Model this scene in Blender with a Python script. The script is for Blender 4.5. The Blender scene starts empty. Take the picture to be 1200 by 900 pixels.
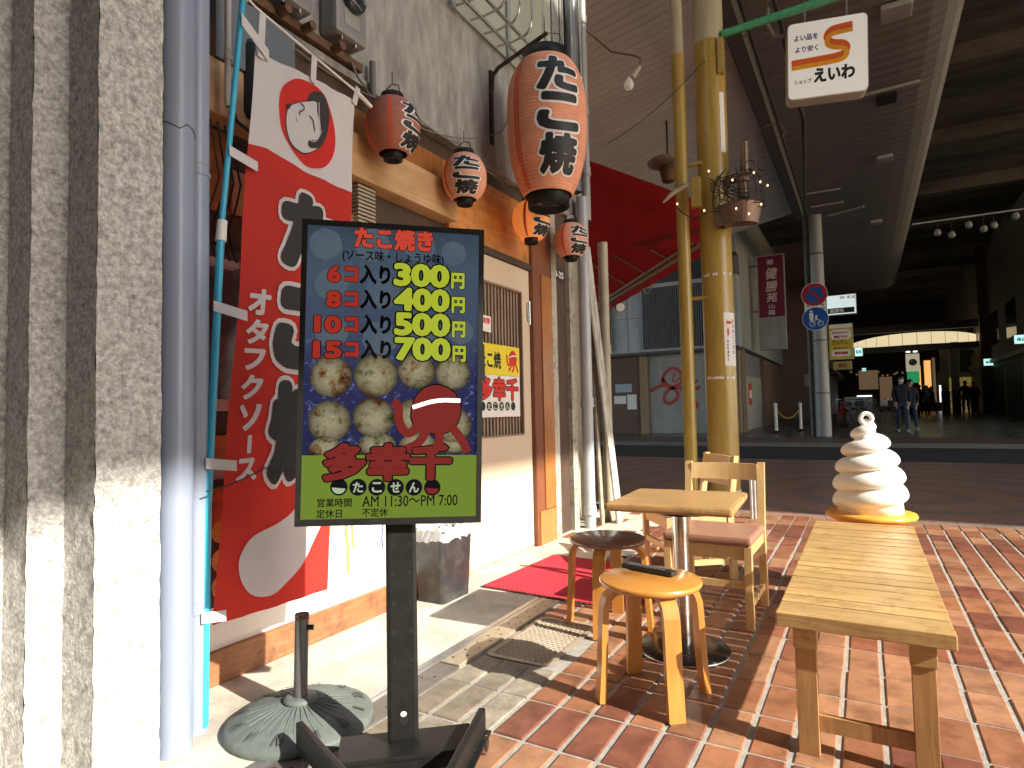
import bpy, bmesh, math, random
from mathutils import Vector, Matrix
from mathutils.geometry import tessellate_polygon, delaunay_2d_cdt
from math import sin, cos, pi, radians, atan2, sqrt, hypot
random.seed(7)
SC = bpy.context.scene
COL = SC.collection

# ------------------------------------------------------------------ camera
cam_d = bpy.data.cameras.new('camera')
cam_d.sensor_fit = 'HORIZONTAL'; cam_d.sensor_width = 36.0; cam_d.lens = 36.0 * 720 / 1200
cam_d.clip_start = 0.05; cam_d.clip_end = 500
cam = bpy.data.objects.new('camera', cam_d); COL.objects.link(cam)
P_, R_, Y_ = radians(2.6), radians(1.18), radians(29.85)
Mc = Matrix.Rotation(Y_, 3, 'Z') @ Matrix.Rotation(P_, 3, 'X') @ Matrix.Rotation(R_, 3, 'Y')
rt, fw, up = Mc @ Vector((1, 0, 0)), Mc @ Vector((0, 1, 0)), Mc @ Vector((0, 0, 1))
cm = Matrix(((rt.x, up.x, -fw.x, 0), (rt.y, up.y, -fw.y, 0), (rt.z, up.z, -fw.z, 1.12), (0, 0, 0, 1)))
cam.matrix_world = cm
SC.camera = cam

# ------------------------------------------------------------------ light
SUN = Vector((1.0, -0.13, 0.625)).normalized()
w = bpy.data.worlds.new('World'); SC.world = w; w.use_nodes = True
nt = w.node_tree
sky = nt.nodes.new('ShaderNodeTexSky'); sky.sky_type = 'NISHITA'; sky.sun_disc = False
sky.sun_elevation = math.asin(SUN.z); sky.sun_rotation = atan2(SUN.x, SUN.y)
bg = nt.nodes['Background']; bg.inputs['Strength'].default_value = 0.15
nt.links.new(sky.outputs[0], bg.inputs[0])
sd = bpy.data.lights.new('sun', 'SUN'); sd.energy = 3.9; sd.angle = radians(0.53); sd.color = (1, 0.93, 0.82)
so = bpy.data.objects.new('sun', sd); COL.objects.link(so)
so.rotation_euler = (-SUN).to_track_quat('-Z', 'Y').to_euler(); so.location = (6, -2, 8)
SC.view_settings.view_transform = 'Standard'; SC.view_settings.look = 'None'
SC.view_settings.exposure = 1.42; SC.view_settings.gamma = 1.0
try:
    SC.cycles.max_bounces = 8; SC.cycles.diffuse_bounces = 5
except Exception: pass

# ------------------------------------------------------------------ materials
def _new(name):
    m = bpy.data.materials.new(name); m.use_nodes = True
    n = m.node_tree; b = n.nodes['Principled BSDF']
    return m, n, b
def _tex(n, sc, rot=None):
    tc = n.nodes.new('ShaderNodeTexCoord'); mp = n.nodes.new('ShaderNodeMapping')
    n.links.new(tc.outputs['Object'], mp.inputs[0]); mp.inputs['Scale'].default_value = sc
    if rot: mp.inputs['Rotation'].default_value = rot
    return mp
def _noise(n, vec, scale, detail=5, rough=.6):
    t = n.nodes.new('ShaderNodeTexNoise'); t.inputs['Scale'].default_value = scale
    t.inputs['Detail'].default_value = detail; t.inputs['Roughness'].default_value = rough
    n.links.new(vec, t.inputs['Vector']); return t
def _ramp(n, fac, stops):
    r = n.nodes.new('ShaderNodeValToRGB'); e = r.color_ramp.elements
    while len(e) < len(stops): e.new(.5)
    for i, (p, c) in enumerate(stops):
        e[i].position = p; e[i].color = (*c, 1) if len(c) == 3 else c
    n.links.new(fac, r.inputs[0]); return r
def _mul(c, k): return tuple(min(1, x * k) for x in c)
def mat(name, col, rough=.6, metal=0, var=.15, scale=6, bump=.0, bscale=60, stretch=(1, 1, 1), dirt=None, dscale=2.5, damt=.5, spec=None, rand=0, coat=0, wp=False):
    m, n, b = _new(name)
    b.inputs['Roughness'].default_value = rough; b.inputs['Metallic'].default_value = metal
    if spec is not None: b.inputs['Specular IOR Level'].default_value = spec
    if coat: b.inputs['Coat Weight'].default_value = coat; b.inputs['Coat Roughness'].default_value = .12
    v = _tex(n, stretch)
    if wp:   # grain and stains run on across neighbouring pieces
        g = n.nodes.new('ShaderNodeNewGeometry'); n.links.new(g.outputs['Position'], v.inputs[0])
    t = _noise(n, v.outputs[0], scale)
    r = _ramp(n, t.outputs[0], [(.3, _mul(col, 1 - var)), (.7, _mul(col, 1 + var))])
    out = r.outputs[0]
    if dirt:
        t2 = _noise(n, v.outputs[0], dscale, 8, .7)
        r2 = _ramp(n, t2.outputs[0], [(.45, (0, 0, 0)), (.68, (damt, damt, damt))])
        mx = n.nodes.new('ShaderNodeMixRGB'); n.links.new(r2.outputs[0], mx.inputs[0]); n.links.new(out, mx.inputs[1])
        mx.inputs[2].default_value = (*dirt, 1); out = mx.outputs[0]
    if rand:
        oi = n.nodes.new('ShaderNodeObjectInfo'); mr = n.nodes.new('ShaderNodeMapRange')
        mr.inputs[3].default_value = 1 - rand; mr.inputs[4].default_value = 1 + rand
        n.links.new(oi.outputs['Random'], mr.inputs[0])
        mm = n.nodes.new('ShaderNodeMixRGB'); mm.blend_type = 'MULTIPLY'; mm.inputs[0].default_value = 1
        n.links.new(out, mm.inputs[1]); n.links.new(mr.outputs[0], mm.inputs[2]); out = mm.outputs[0]
    n.links.new(out, b.inputs['Base Color'])
    rv = n.nodes.new('ShaderNodeMapRange'); rv.inputs[3].default_value = max(0, rough - .08); rv.inputs[4].default_value = min(1, rough + .08)
    n.links.new(t.outputs[0], rv.inputs[0]); n.links.new(rv.outputs[0], b.inputs['Roughness'])
    if bump:
        t3 = _noise(n, v.outputs[0], bscale, 4)
        bp = n.nodes.new('ShaderNodeBump'); bp.inputs['Strength'].default_value = bump; bp.inputs['Distance'].default_value = .01
        n.links.new(t3.outputs[0], bp.inputs['Height']); n.links.new(bp.outputs[0], b.inputs['Normal'])
    return m
def wood(name, c1, c2, axis=0, scale=9, rough=.42, bump=.15, coat=0, dirt=None):
    m, n, b = _new(name)
    s = [7, 7, 7]; s[axis] = .55
    v = _tex(n, tuple(s))
    t = _noise(n, v.outputs[0], scale, 6, .65)
    t.inputs['Distortion'].default_value = .6
    r = _ramp(n, t.outputs[0], [(.28, c1), (.5, tuple((a + q) / 2 for a, q in zip(c1, c2))), (.72, c2)])
    out = r.outputs[0]
    v2 = _tex(n, (1, 1, 1)); t2 = _noise(n, v2.outputs[0], 4, 5)
    r2 = _ramp(n, t2.outputs[0], [(.3, (.8, .8, .8)), (.75, (1.12, 1.12, 1.12))])
    mm = n.nodes.new('ShaderNodeMixRGB'); mm.blend_type = 'MULTIPLY'; mm.inputs[0].default_value = 1
    n.links.new(out, mm.inputs[1]); n.links.new(r2.outputs[0], mm.inputs[2]); out = mm.outputs[0]
    oi = n.nodes.new('ShaderNodeObjectInfo'); mr = n.nodes.new('ShaderNodeMapRange'); mr.inputs[3].default_value = .86; mr.inputs[4].default_value = 1.12
    n.links.new(oi.outputs['Random'], mr.inputs[0])
    m2 = n.nodes.new('ShaderNodeMixRGB'); m2.blend_type = 'MULTIPLY'; m2.inputs[0].default_value = 1
    n.links.new(out, m2.inputs[1]); n.links.new(mr.outputs[0], m2.inputs[2]); out = m2.outputs[0]
    if dirt:
        t4 = _noise(n, v2.outputs[0], 9, 8, .75); r4 = _ramp(n, t4.outputs[0], [(.5, (0, 0, 0)), (.66, (.8, .8, .8))])
        m4 = n.nodes.new('ShaderNodeMixRGB'); n.links.new(r4.outputs[0], m4.inputs[0]); n.links.new(out, m4.inputs[1]); m4.inputs[2].default_value = (*dirt, 1); out = m4.outputs[0]
    n.links.new(out, b.inputs['Base Color']); b.inputs['Roughness'].default_value = rough
    if coat: b.inputs['Coat Weight'].default_value = coat; b.inputs['Coat Roughness'].default_value = .15
    bp = n.nodes.new('ShaderNodeBump'); bp.inputs['Strength'].default_value = bump; bp.inputs['Distance'].default_value = .004
    n.links.new(t.outputs[0], bp.inputs['Height']); n.links.new(bp.outputs[0], b.inputs['Normal'])
    return m
def emis(name, col, s, base=(.02, .02, .02), rough=.3):
    m, n, b = _new(name); b.inputs['Base Color'].default_value = (*base, 1); b.inputs['Roughness'].default_value = rough
    if name.startswith('screen'): b.inputs['Base Color'].default_value = (.004, .004, .004, 1); b.inputs['Roughness'].default_value = .1; b.inputs['Specular IOR Level'].default_value = .35
    b.inputs['Emission Color'].default_value = (*col, 1); b.inputs['Emission Strength'].default_value = s
    return m
def glass(name, col=(.9, .95, .95), rough=.05, alpha=.25):
    m, n, b = _new(name); b.inputs['Base Color'].default_value = (*col, 1); b.inputs['Roughness'].default_value = rough
    b.inputs['Alpha'].default_value = alpha; b.inputs['IOR'].default_value = 1.45
    return m
def cloth(name, col, trans=.35):
    m, n, b = _new(name)
    v = _tex(n, (1, 1, 1)); t = _noise(n, v.outputs[0], 3, 4)
    r = _ramp(n, t.outputs[0], [(.3, _mul(col, .92)), (.7, _mul(col, 1.06))])
    tl = n.nodes.new('ShaderNodeBsdfTranslucent'); mx = n.nodes.new('ShaderNodeMixShader'); mx.inputs[0].default_value = trans
    n.links.new(r.outputs[0], b.inputs['Base Color']); n.links.new(r.outputs[0], tl.inputs[0]); b.inputs['Roughness'].default_value = .8
    wv = _noise(n, v.outputs[0], 500, 2); bp = n.nodes.new('ShaderNodeBump'); bp.inputs['Strength'].default_value = .15; bp.inputs['Distance'].default_value = .002
    n.links.new(wv.outputs[0], bp.inputs['Height']); n.links.new(bp.outputs[0], b.inputs['Normal'])
    n.links.new(b.outputs[0], mx.inputs[1]); n.links.new(tl.outputs[0], mx.inputs[2])
    n.links.new(mx.outputs[0], n.nodes['Material Output'].inputs[0])
    return m

m_stucco = mat('rough_stucco', (.66, .645, .61), .95, var=.36, scale=70, bump=1.0, bscale=110, dirt=(.14, .12, .10), dscale=38, damt=.65)
m_concrete = mat('weathered_concrete', (.36, .355, .33), .92, var=.25, scale=9, bump=.5, bscale=150, stretch=(1, 1.6, .5), dirt=(.15, .145, .13), dscale=3.0, damt=.7)
m_apron = mat('apron_concrete', (.60, .56, .47), .85, var=.14, scale=5, bump=.25, bscale=90, dirt=(.25, .22, .17), dscale=4, damt=.6)
m_grout = mat('grey_grout', (.36, .34, .30), .95, var=.2, scale=30, bump=.4, bscale=200)
TILE = [mat('terracotta_tile', c, .42, var=.13, scale=14, bump=.10, bscale=60, dirt=_mul(c, .42), dscale=6, damt=.85, rand=.14, wp=True)
        for c in ((.32, .140, .072), (.375, .19, .105), (.27, .105, .058), (.20, .075, .047))]
GTILE = [mat('cement_stained_tile', c, .8, var=.25, scale=16, bump=.3, bscale=90, dirt=(.13, .10, .075), dscale=9, damt=.7, rand=.1, wp=True) for c in ((.27, .235, .18), (.23, .19, .14))]
m_asphalt = mat('asphalt', (.045, .05, .06), .75, var=.3, scale=60, bump=.3, bscale=300)
m_pave2 = mat('far_pavement_stone', (.13, .115, .105), .28, var=.2, scale=5, bump=.1, bscale=40)
m_kerb = mat('kerb_stone', (.2, .19, .18), .8)
m_orange_wood = wood('orange_varnished_wood', (.36, .12, .03), (.56, .23, .06), 2, 3.2, .35, .1, coat=.3)
m_orange_panel = wood('orange_wood_panel', (.42, .16, .04), (.66, .29, .08), 1, 2.5, .4, .1, coat=.2, dirt=(.26, .10, .03))
m_beam = wood('pale_beam_wood', (.50, .29, .13), (.66, .42, .21), 1, 4, .5)
m_brown = wood('dark_brown_wood', (.055, .032, .022), (.10, .058, .036), 2, 5, .6)
m_redbrown = wood('red_brown_wood', (.15, .045, .02), (.24, .085, .035), 2, 4, .5)
m_skirt = wood('stained_skirting_wood', (.26, .10, .04), (.42, .19, .08), 1, 6, .6, .3, dirt=(.12, .06, .03))
m_weather = wood('weathered_pale_plank', (.34, .30, .23), (.58, .54, .45), 2, 9, .8, .5, dirt=(.09, .08, .06))
m_lattice = wood('lattice_wood', (.22, .15, .10), (.34, .25, .17), 2, 6, .6)
m_door = mat('beige_door_paint', (.66, .53, .38), .55, var=.04, scale=3)
m_white_wall = mat('white_painted_wall', (.78, .76, .70), .7, var=.05, scale=3, bump=.1, bscale=40)
m_pipe = mat('grey_blue_pipe', (.28, .33, .43), .32, var=.07, scale=3, stretch=(3, 3, .4), dirt=(.26, .28, .31), dscale=6, damt=.5)
m_pipe2 = mat('grey_pipe', (.30, .30, .29), .4, var=.1, scale=5, stretch=(2, 2, .4))
m_cream = mat('cream_paint', (.42, .37, .28), .5, var=.1, scale=6, dirt=(.25, .2, .14), damt=.5)
m_white = mat('white_paint', (.78, .78, .76), .5, var=.05, scale=6, dirt=(.3, .28, .25), dscale=10, damt=.5)
m_plastic_w = mat('white_plastic', (.75, .73, .68), .4, var=.05)
m_black = mat('black_plastic', (.018, .018, .018), .38, var=.15)
m_blackm = mat('black_powder_coated_steel', (.013, .013, .012), .45, var=.2, scale=20, bump=.05, bscale=300, dirt=(.05, .045, .04), dscale=22, damt=.12, spec=.22)
m_chrome = mat('brushed_steel', (.62, .60, .56), .22, 1, var=.1, scale=8, stretch=(1, 1, 6), dirt=(.3, .28, .25), damt=.4)
m_alu = mat('aluminium_track', (.50, .50, .50), .38, .85, var=.1, scale=12)
m_aluplate = mat('brass_coloured_plate', (.52, .45, .33), .45, .5, var=.12, scale=10, dirt=(.3, .25, .18), dscale=14)
m_teal = mat('cyan_tube', (.05, .42, .62), .3, var=.06)
m_mustard = mat('mustard_paint', (.42, .29, .065), .28, var=.07, scale=4, stretch=(2, 2, .3), dirt=(.3, .2, .06), dscale=7, damt=.5, bump=.05, bscale=25)
m_poletop = mat('faded_pole_paint', (.47, .42, .30), .45, var=.1, stretch=(2, 2, .3))
m_awning = cloth('red_awning_cloth', (.42, .012, .012), .25)
m_awndirt = mat('red_awning_grime', (.16, .02, .015), .9, var=.4, scale=12)
m_soffit = mat('taupe_soffit_plank', (.80, .83, .80), .45, var=.07, scale=3, rand=.06, dirt=(.45, .44, .40), dscale=1.5, damt=.5)
m_ceil2 = mat('grey_corrugated_ceiling', (.24, .225, .21), .5, var=.06, scale=2)
m_dark_con = mat('dark_concrete_deck', (.17, .15, .11), .9, var=.35, scale=1.2, stretch=(.4, 2, 1), dirt=(.03, .028, .02), dscale=.5, damt=.8)
m_beam_g = mat('grey_steel_beam', (.14, .135, .125), .5, var=.1)
m_green = mat('green_pipe_paint', (.07, .42, .22), .35, var=.12, scale=12, dirt=(.1, .2, .12), dscale=20)
m_copper = mat('copper_brown_metal', (.20, .125, .095), .4, .5, var=.2)
m_rust = mat('rusty_iron', (.14, .075, .04), .7, .2, var=.4, scale=40)
m_wire = mat('dark_wire', (.03, .025, .02), .6)
m_cable = mat('grey_cable', (.16, .155, .14), .6)
m_ump = mat('grey_green_cast_base', (.13, .155, .14), .6, var=.14, scale=14, bump=.25, bscale=110, dirt=(.09, .11, .10), dscale=16, damt=.5)
m_umpole = mat('grey_steel_tube', (.13, .135, .135), .42, .3, var=.15, scale=10, dirt=(.2, .12, .07), dscale=20, damt=.4)
m_bin = mat('dark_bin_plastic', (.035, .035, .036), .38, var=.25, scale=8, dirt=(.13, .12, .10), dscale=12, damt=.5)
m_mat = mat('red_mat_fibre', (.46, .022, .04), .95, var=.2, scale=60)
m_seat_dark = wood('dark_stool_top', (.17, .08, .045), (.27, .13, .075), 0, 5, .3, .06, coat=.6)
m_stool = wood('amber_bent_plywood', (.50, .20, .035), (.68, .31, .07), 2, 5, .28, .06, coat=.6)
m_stool_top = wood('amber_stool_top', (.52, .20, .035), (.66, .30, .065), 0, 3, .25, .05, coat=.7)
m_table = wood('honey_table_top', (.52, .30, .11), (.70, .44, .19), 0, 6, .35, .06, coat=.4)
m_table_edge = wood('worn_table_edge', (.34, .19, .07), (.52, .31, .12), 0, 9, .5, .2, dirt=(.12, .08, .04))
m_chairw = wood('pale_beech', (.56, .37, .15), (.72, .51, .25), 2, 5, .35, .06, coat=.3)
m_vinyl = mat('tan_vinyl', (.34, .18, .12), .38, var=.08, scale=8, bump=.08, bscale=120)
m_bench = wood('weathered_pine', (.40, .24, .085), (.66, .44, .19), 0, 8, .36, .35, dirt=(.30, .17, .06))
m_benchleg = wood('pine_leg', (.36, .18, .065), (.52, .29, .11), 2, 7, .55, .2)
m_soft = mat('white_moulded_plastic', (.88, .86, .80), .38, var=.03, scale=5, dirt=(.62, .54, .42), dscale=6, damt=.35)
m_soft_cup = mat('yellow_orange_plastic', (.80, .36, .05), .35, var=.06, scale=6)
m_paper = mat('lantern_paper', (.80, .36, .22), .7, var=.14, scale=6, dirt=(.55, .18, .09), dscale=4, damt=.5)
m_red = mat('print_red', (.62, .03, .02), .6, var=.05)
m_redl = mat('lantern_red_band', (.66, .10, .045), .7, var=.1)
m_ink = mat('print_black', (.012, .012, .012), .55, var=.1)
m_inkw = mat('print_white', (.80, .78, .74), .6, var=.03)
m_yel = mat('print_yellow', (.80, .66, .03), .5, var=.03)
m_navy = mat('print_navy', (.02, .02, .16), .5)
m_or1 = mat('print_orange', (.78, .13, .02), .5); m_or2 = mat('print_amber', (.85, .38, .03), .37)
m_maroon = mat('maroon_sign', (.16, .01, .04), .5, var=.05)
m_glassd = mat('dark_glass', (.03, .04, .045), .08, var=.3, scale=2)
m_glass = glass('clear_glass', (.8, .85, .85), .03, .3)
m_bag = glass('clear_plastic_bag', (.9, .9, .92), .15, .45)
m_bulb = glass('bulb_glass', (.9, .88, .85), .05, .5)
m_brick = mat('brown_brick', (.16, .10, .075), .85, var=.2, scale=14)
m_panelw = mat('pale_blue_cladding', (.44, .475, .53), .5, var=.07, scale=2, dirt=(.25, .27, .30), dscale=3, damt=.6, stretch=(1, 1, .3))
m_panelg = mat('grey_cladding', (.32, .34, .34), .5, var=.08, scale=2, dirt=(.18, .18, .17), dscale=3, damt=.6, stretch=(1, 1, .3))
m_fin = mat('grey_metal_fin', (.17, .18, .21), .4)
m_shutter = mat('grey_green_shutter', (.37, .38, .36), .5, var=.08, scale=2, dirt=(.20, .21, .19), dscale=3, damt=.6, stretch=(1, 1, .4))
m_graf = mat('red_spray_paint', (.42, .05, .035), .6)
m_bluesign = mat('road_sign_blue', (.01, .09, .36), .4); m_redsign = mat('road_sign_red', (.42, .01, .01), .4)
m_skin = mat('skin', (.42, .24, .16), .5); m_cl_dark = mat('dark_navy_cloth', (.012, .014, .025), .85); m_jean = mat('dark_denim', (.025, .035, .065), .85)
m_shoe = mat('pale_shoe', (.45, .43, .40), .6); m_hair = mat('black_hair', (.01, .008, .007), .5); m_cl_brown = mat('brown_cloth', (.06, .04, .025), .85)
m_cl_light = mat('pale_cloth', (.35, .36, .33), .8); m_cl_green = mat('green_cloth', (.02, .13, .08), .8)

# ------------------------------------------------------------------ mesh helpers
class MB:
    def __init__(s): s.bm = bmesh.new(); s.mi = 0
    def _add(s, vs, fs, smooth=False):
        bv = [s.bm.verts.new(v) for v in vs]; out = []
        for f in fs:
            try:
                g = s.bm.faces.new([bv[i] for i in f]); g.material_index = s.mi; g.smooth = smooth; out.append(g)
            except ValueError: pass
        return bv
    def box(s, x0, x1, y0, y1, z0, z1, T=None, bev=0):
        vs = [Vector((x, y, z)) for x in (x0, x1) for y in (y0, y1) for z in (z0, z1)]
        if T: vs = [T @ v for v in vs]
        fs = [(0, 1, 3, 2), (4, 6, 7, 5), (0, 4, 5, 1), (2, 3, 7, 6), (0, 2, 6, 4), (1, 5, 7, 3)]
        if bev:
            b2 = bmesh.new(); bv = [b2.verts.new(v) for v in vs]
            for f in fs: b2.faces.new([bv[i] for i in f])
            bmesh.ops.bevel(b2, geom=b2.edges[:], offset=bev, segments=2, affect='EDGES', profile=.6)
            idx = {v: i for i, v in enumerate(b2.verts)}
            s._add([v.co.copy() for v in b2.verts], [[idx[v] for v in f.verts] for f in b2.faces], False); b2.free()
        else: s._add(vs, fs)
        return s
    def cyl(s, p0, p1, r0, r1=None, n=16, cap=True, smooth=True):
        r1 = r0 if r1 is None else r1
        p0, p1 = Vector(p0), Vector(p1); d = (p1 - p0).normalized()
        a = d.orthogonal().normalized(); b = d.cross(a)
        vs = []
        for p, r in ((p0, r0), (p1, r1)):
            for i in range(n):
                t = 2 * pi * i / n; vs.append(p + a * cos(t) * r + b * sin(t) * r)
        s._add(vs, [(i, (i + 1) % n, n + (i + 1) % n, n + i) for i in range(n)], smooth)
        if cap:
            s._add(vs[:n], [tuple(range(n))[::-1]]); s._add(vs[n:], [tuple(range(n))])
        return s
    def tube(s, pts, r, n=8, close=False):
        pts = [Vector(p) for p in pts]; N = len(pts); rings = []
        t0 = (pts[1] - pts[0]).normalized(); a = t0.orthogonal().normalized()
        for i, p in enumerate(pts):
            if close: t = (pts[(i + 1) % N] - pts[i - 1]).normalized()
            else: t = (pts[min(i + 1, N - 1)] - pts[max(i - 1, 0)]).normalized()
            a = (a - t * a.dot(t)).normalized(); b = t.cross(a)
            rr = r[i] if isinstance(r, (list, tuple)) else r
            rings.append([p + a * cos(2 * pi * k / n) * rr + b * sin(2 * pi * k / n) * rr for k in range(n)])
        vs = [v for q in rings for v in q]; fs = []
        for i in range(N if close else N - 1):
            j = (i + 1) % N
            for k in range(n): fs.append((i * n + k, i * n + (k + 1) % n, j * n + (k + 1) % n, j * n + k))
        s._add(vs, fs, True)
        if not close:
            s._add(rings[0], [tuple(range(n))[::-1]]); s._add(rings[-1], [tuple(range(n))])
        return s
    def lathe(s, prof, n=32, c=(0, 0, 0), sx=1, sy=1, cap=True, mf=None):
        c = Vector(c); vs = []
        for r, z in prof:
            for i in range(n):
                t = 2 * pi * i / n; vs.append(c + Vector((r * cos(t) * sx, r * sin(t) * sy, z)))
        fs = []
        for j in range(len(prof) - 1):
            for i in range(n): fs.append((j * n + i, j * n + (i + 1) % n, (j + 1) * n + (i + 1) % n, (j + 1) * n + i))
        bv = s._add(vs, fs, True)
        if cap:
            for ring, rev in ((bv[:n], True), (bv[-n:], False)):
                try:
                    f = s.bm.faces.new(ring[::-1] if rev else ring); f.material_index = s.mi
                except ValueError: pass
        return s
    def prism(s, poly, F, d0, d1):
        """polygon (u,v) in frame F extruded from depth d0 to d1"""
        n = len(poly)
        vs = [F(u, v, d0) for u, v in poly] + [F(u, v, d1) for u, v in poly]
        bv = [s.bm.verts.new(v) for v in vs]
        def mk(l):
            try: f = s.bm.faces.new(l); f.material_index = s.mi; return f
            except ValueError: return None
        mk(bv[:n][::-1]); top = mk(bv[n:])
        for i in range(n): mk([bv[i], bv[(i + 1) % n], bv[n + (i + 1) % n], bv[n + i]])
        return s
    def sheet(s, poly, F, d=0):
        bv = [s.bm.verts.new(F(u, v, d)) for u, v in poly]
        for t in tessellate_polygon([[Vector((u, v, 0)) for u, v in poly]]):
            f = s.bm.faces.new([bv[i] for i in t]); f.material_index = s.mi
        return s
    def build(s, name, mats, parent=None, W=False, tri=False):
        me = bpy.data.meshes.new(name)
        bmesh.ops.recalc_face_normals(s.bm, faces=s.bm.faces[:])
        s.bm.to_mesh(me); s.bm.free()
        for m in (mats if isinstance(mats, (list, tuple)) else [mats]): me.materials.append(m)
        return link(name, me, parent, W)
def link(name, me, parent=None, W=False):
    o = bpy.data.objects.new(name, me); COL.objects.link(o)
    if parent:
        o.parent = parent
        if W:
            # meshes of unique things are written in world metres
            root = parent; M = Matrix.Identity(4); chain = []
            while root: chain.append(root); root = root.parent
            for q in reversed(chain): M = M @ q.matrix_parent_inverse @ Matrix.LocRotScale(q.location, q.rotation_euler, q.scale)
            o.matrix_parent_inverse = M.inverted()
    return o
def thing(name, label, cat, loc=(0, 0, 0), rz=0, group=None):
    o = bpy.data.objects.new(name, None); COL.objects.link(o); o.empty_display_size = .1
    o.location = loc; o.rotation_euler = (0, 0, rz); o['label'] = label; o['category'] = cat
    if group: o['group'] = group
    return o
def tag(o, label, cat, group=None):
    o['label'] = label; o['category'] = cat
    if group: o['group'] = group
    return o
def struct(o): o['kind'] = 'structure'; return o
def stuff(o): o['kind'] = 'stuff'; return o
def dup(root, loc, rz, label, group=None):
    r = root.copy(); COL.objects.link(r); r.location = loc; r.rotation_euler = (0, 0, rz); r['label'] = label
    if group: r['group'] = group
    for ch in list(root.children):
        c = ch.copy(); COL.objects.link(c); c.parent = r
        for g in list(ch.children):
            d = g.copy(); COL.objects.link(d); d.parent = c
    return r
def frame(O, U, V):
    O, U, V = Vector(O), Vector(U).normalized(), Vector(V).normalized(); N = U.cross(V)
    return lambda u, v, d=0: O + U * u + V * v + N * d
_tc = {}
def glyphs(s, bold=0.0, sp=1.0):
    k = (s, round(bold, 3), sp)
    if k in _tc: return _tc[k]
    c = bpy.data.curves.new('txt', 'FONT'); c.body = s; c.size = 1; c.offset = bold; c.resolution_u = 3
    c.space_character = sp
    o = bpy.data.objects.new('txt', c); COL.objects.link(o)
    dg = bpy.context.evaluated_depsgraph_get(); me = bpy.data.meshes.new_from_object(o.evaluated_get(dg))
    vs = [(v.co.x, v.co.y) for v in me.vertices]; fs = [tuple(p.vertices) for p in me.polygons]
    bpy.data.objects.remove(o); bpy.data.curves.remove(c); bpy.data.meshes.remove(me)
    if not vs: vs = [(0, 0), (1, 0), (0, 1)]
    r = (vs, fs); _tc[k] = r; return r
def fat_glyphs(s, bold, sp=1.0):
    vs, fs = glyphs(s, 0, sp)
    if bold < .006: return vs, fs
    k = ('fat', s, round(bold, 3), sp)
    if k in _tc: return _tc[k]
    cnt = {}
    for f in fs:
        for i in range(len(f)): e = (f[i], f[(i + 1) % len(f)]); q = tuple(sorted(e)); cnt[q] = cnt.get(q, 0) + 1
    V = [Vector(v) for v in vs]; F = [list(f) for f in fs]
    def addf(pts): n = len(V); V.extend(Vector(p) for p in pts); F.append(list(range(n, n + len(pts))))
    used = set()
    for (a, b), c in cnt.items():
        if c != 1: continue
        pa, pb = Vector(vs[a]), Vector(vs[b]); d = pb - pa
        if d.length < 1e-5: continue
        d.normalize(); n = Vector((-d.y, d.x)) * bold
        addf([pa - n, pb - n, pb + n, pa + n]); used |= {a, b}
    for i in used: p = vs[i]; addf([(p[0] + bold * cos(j * pi / 5 + .1), p[1] + bold * sin(j * pi / 5 + .1)) for j in range(10)])
    r = delaunay_2d_cdt(V, [], F, 1, 1e-5)
    W = r[0]; keep = []; bd = [(vs[a], vs[b]) for (a, b), c in cnt.items() if c == 1]
    def inside(x, y):
        for f in fs:
            sg = [(vs[f[i]][0] - x) * (vs[f[(i + 1) % len(f)]][1] - y) - (vs[f[(i + 1) % len(f)]][0] - x) * (vs[f[i]][1] - y) for i in range(len(f))]
            if all(q >= 0 for q in sg) or all(q <= 0 for q in sg): return True
        for (ax, ay), (bx_, by) in bd:
            dx, dy = bx_ - ax, by - ay; l2 = dx * dx + dy * dy or 1e-9; t = max(0, min(1, ((x - ax) * dx + (y - ay) * dy) / l2))
            if (ax + t * dx - x) ** 2 + (ay + t * dy - y) ** 2 <= bold * bold * 1.02: return True
        return False
    for f, o in zip(r[2], r[5]):
        if not o: continue
        a, b, c = (W[i] for i in f[:3]); area = abs((b.x - a.x) * (c.y - a.y) - (c.x - a.x) * (b.y - a.y)) / 2
        if area > 3e-4 and not inside((a.x + b.x + c.x) / 3, (a.y + b.y + c.y) / 3): continue
        keep.append(tuple(f))
    out = ([(v.x, v.y) for v in W], keep)
    _tc[k] = out; return out
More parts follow.
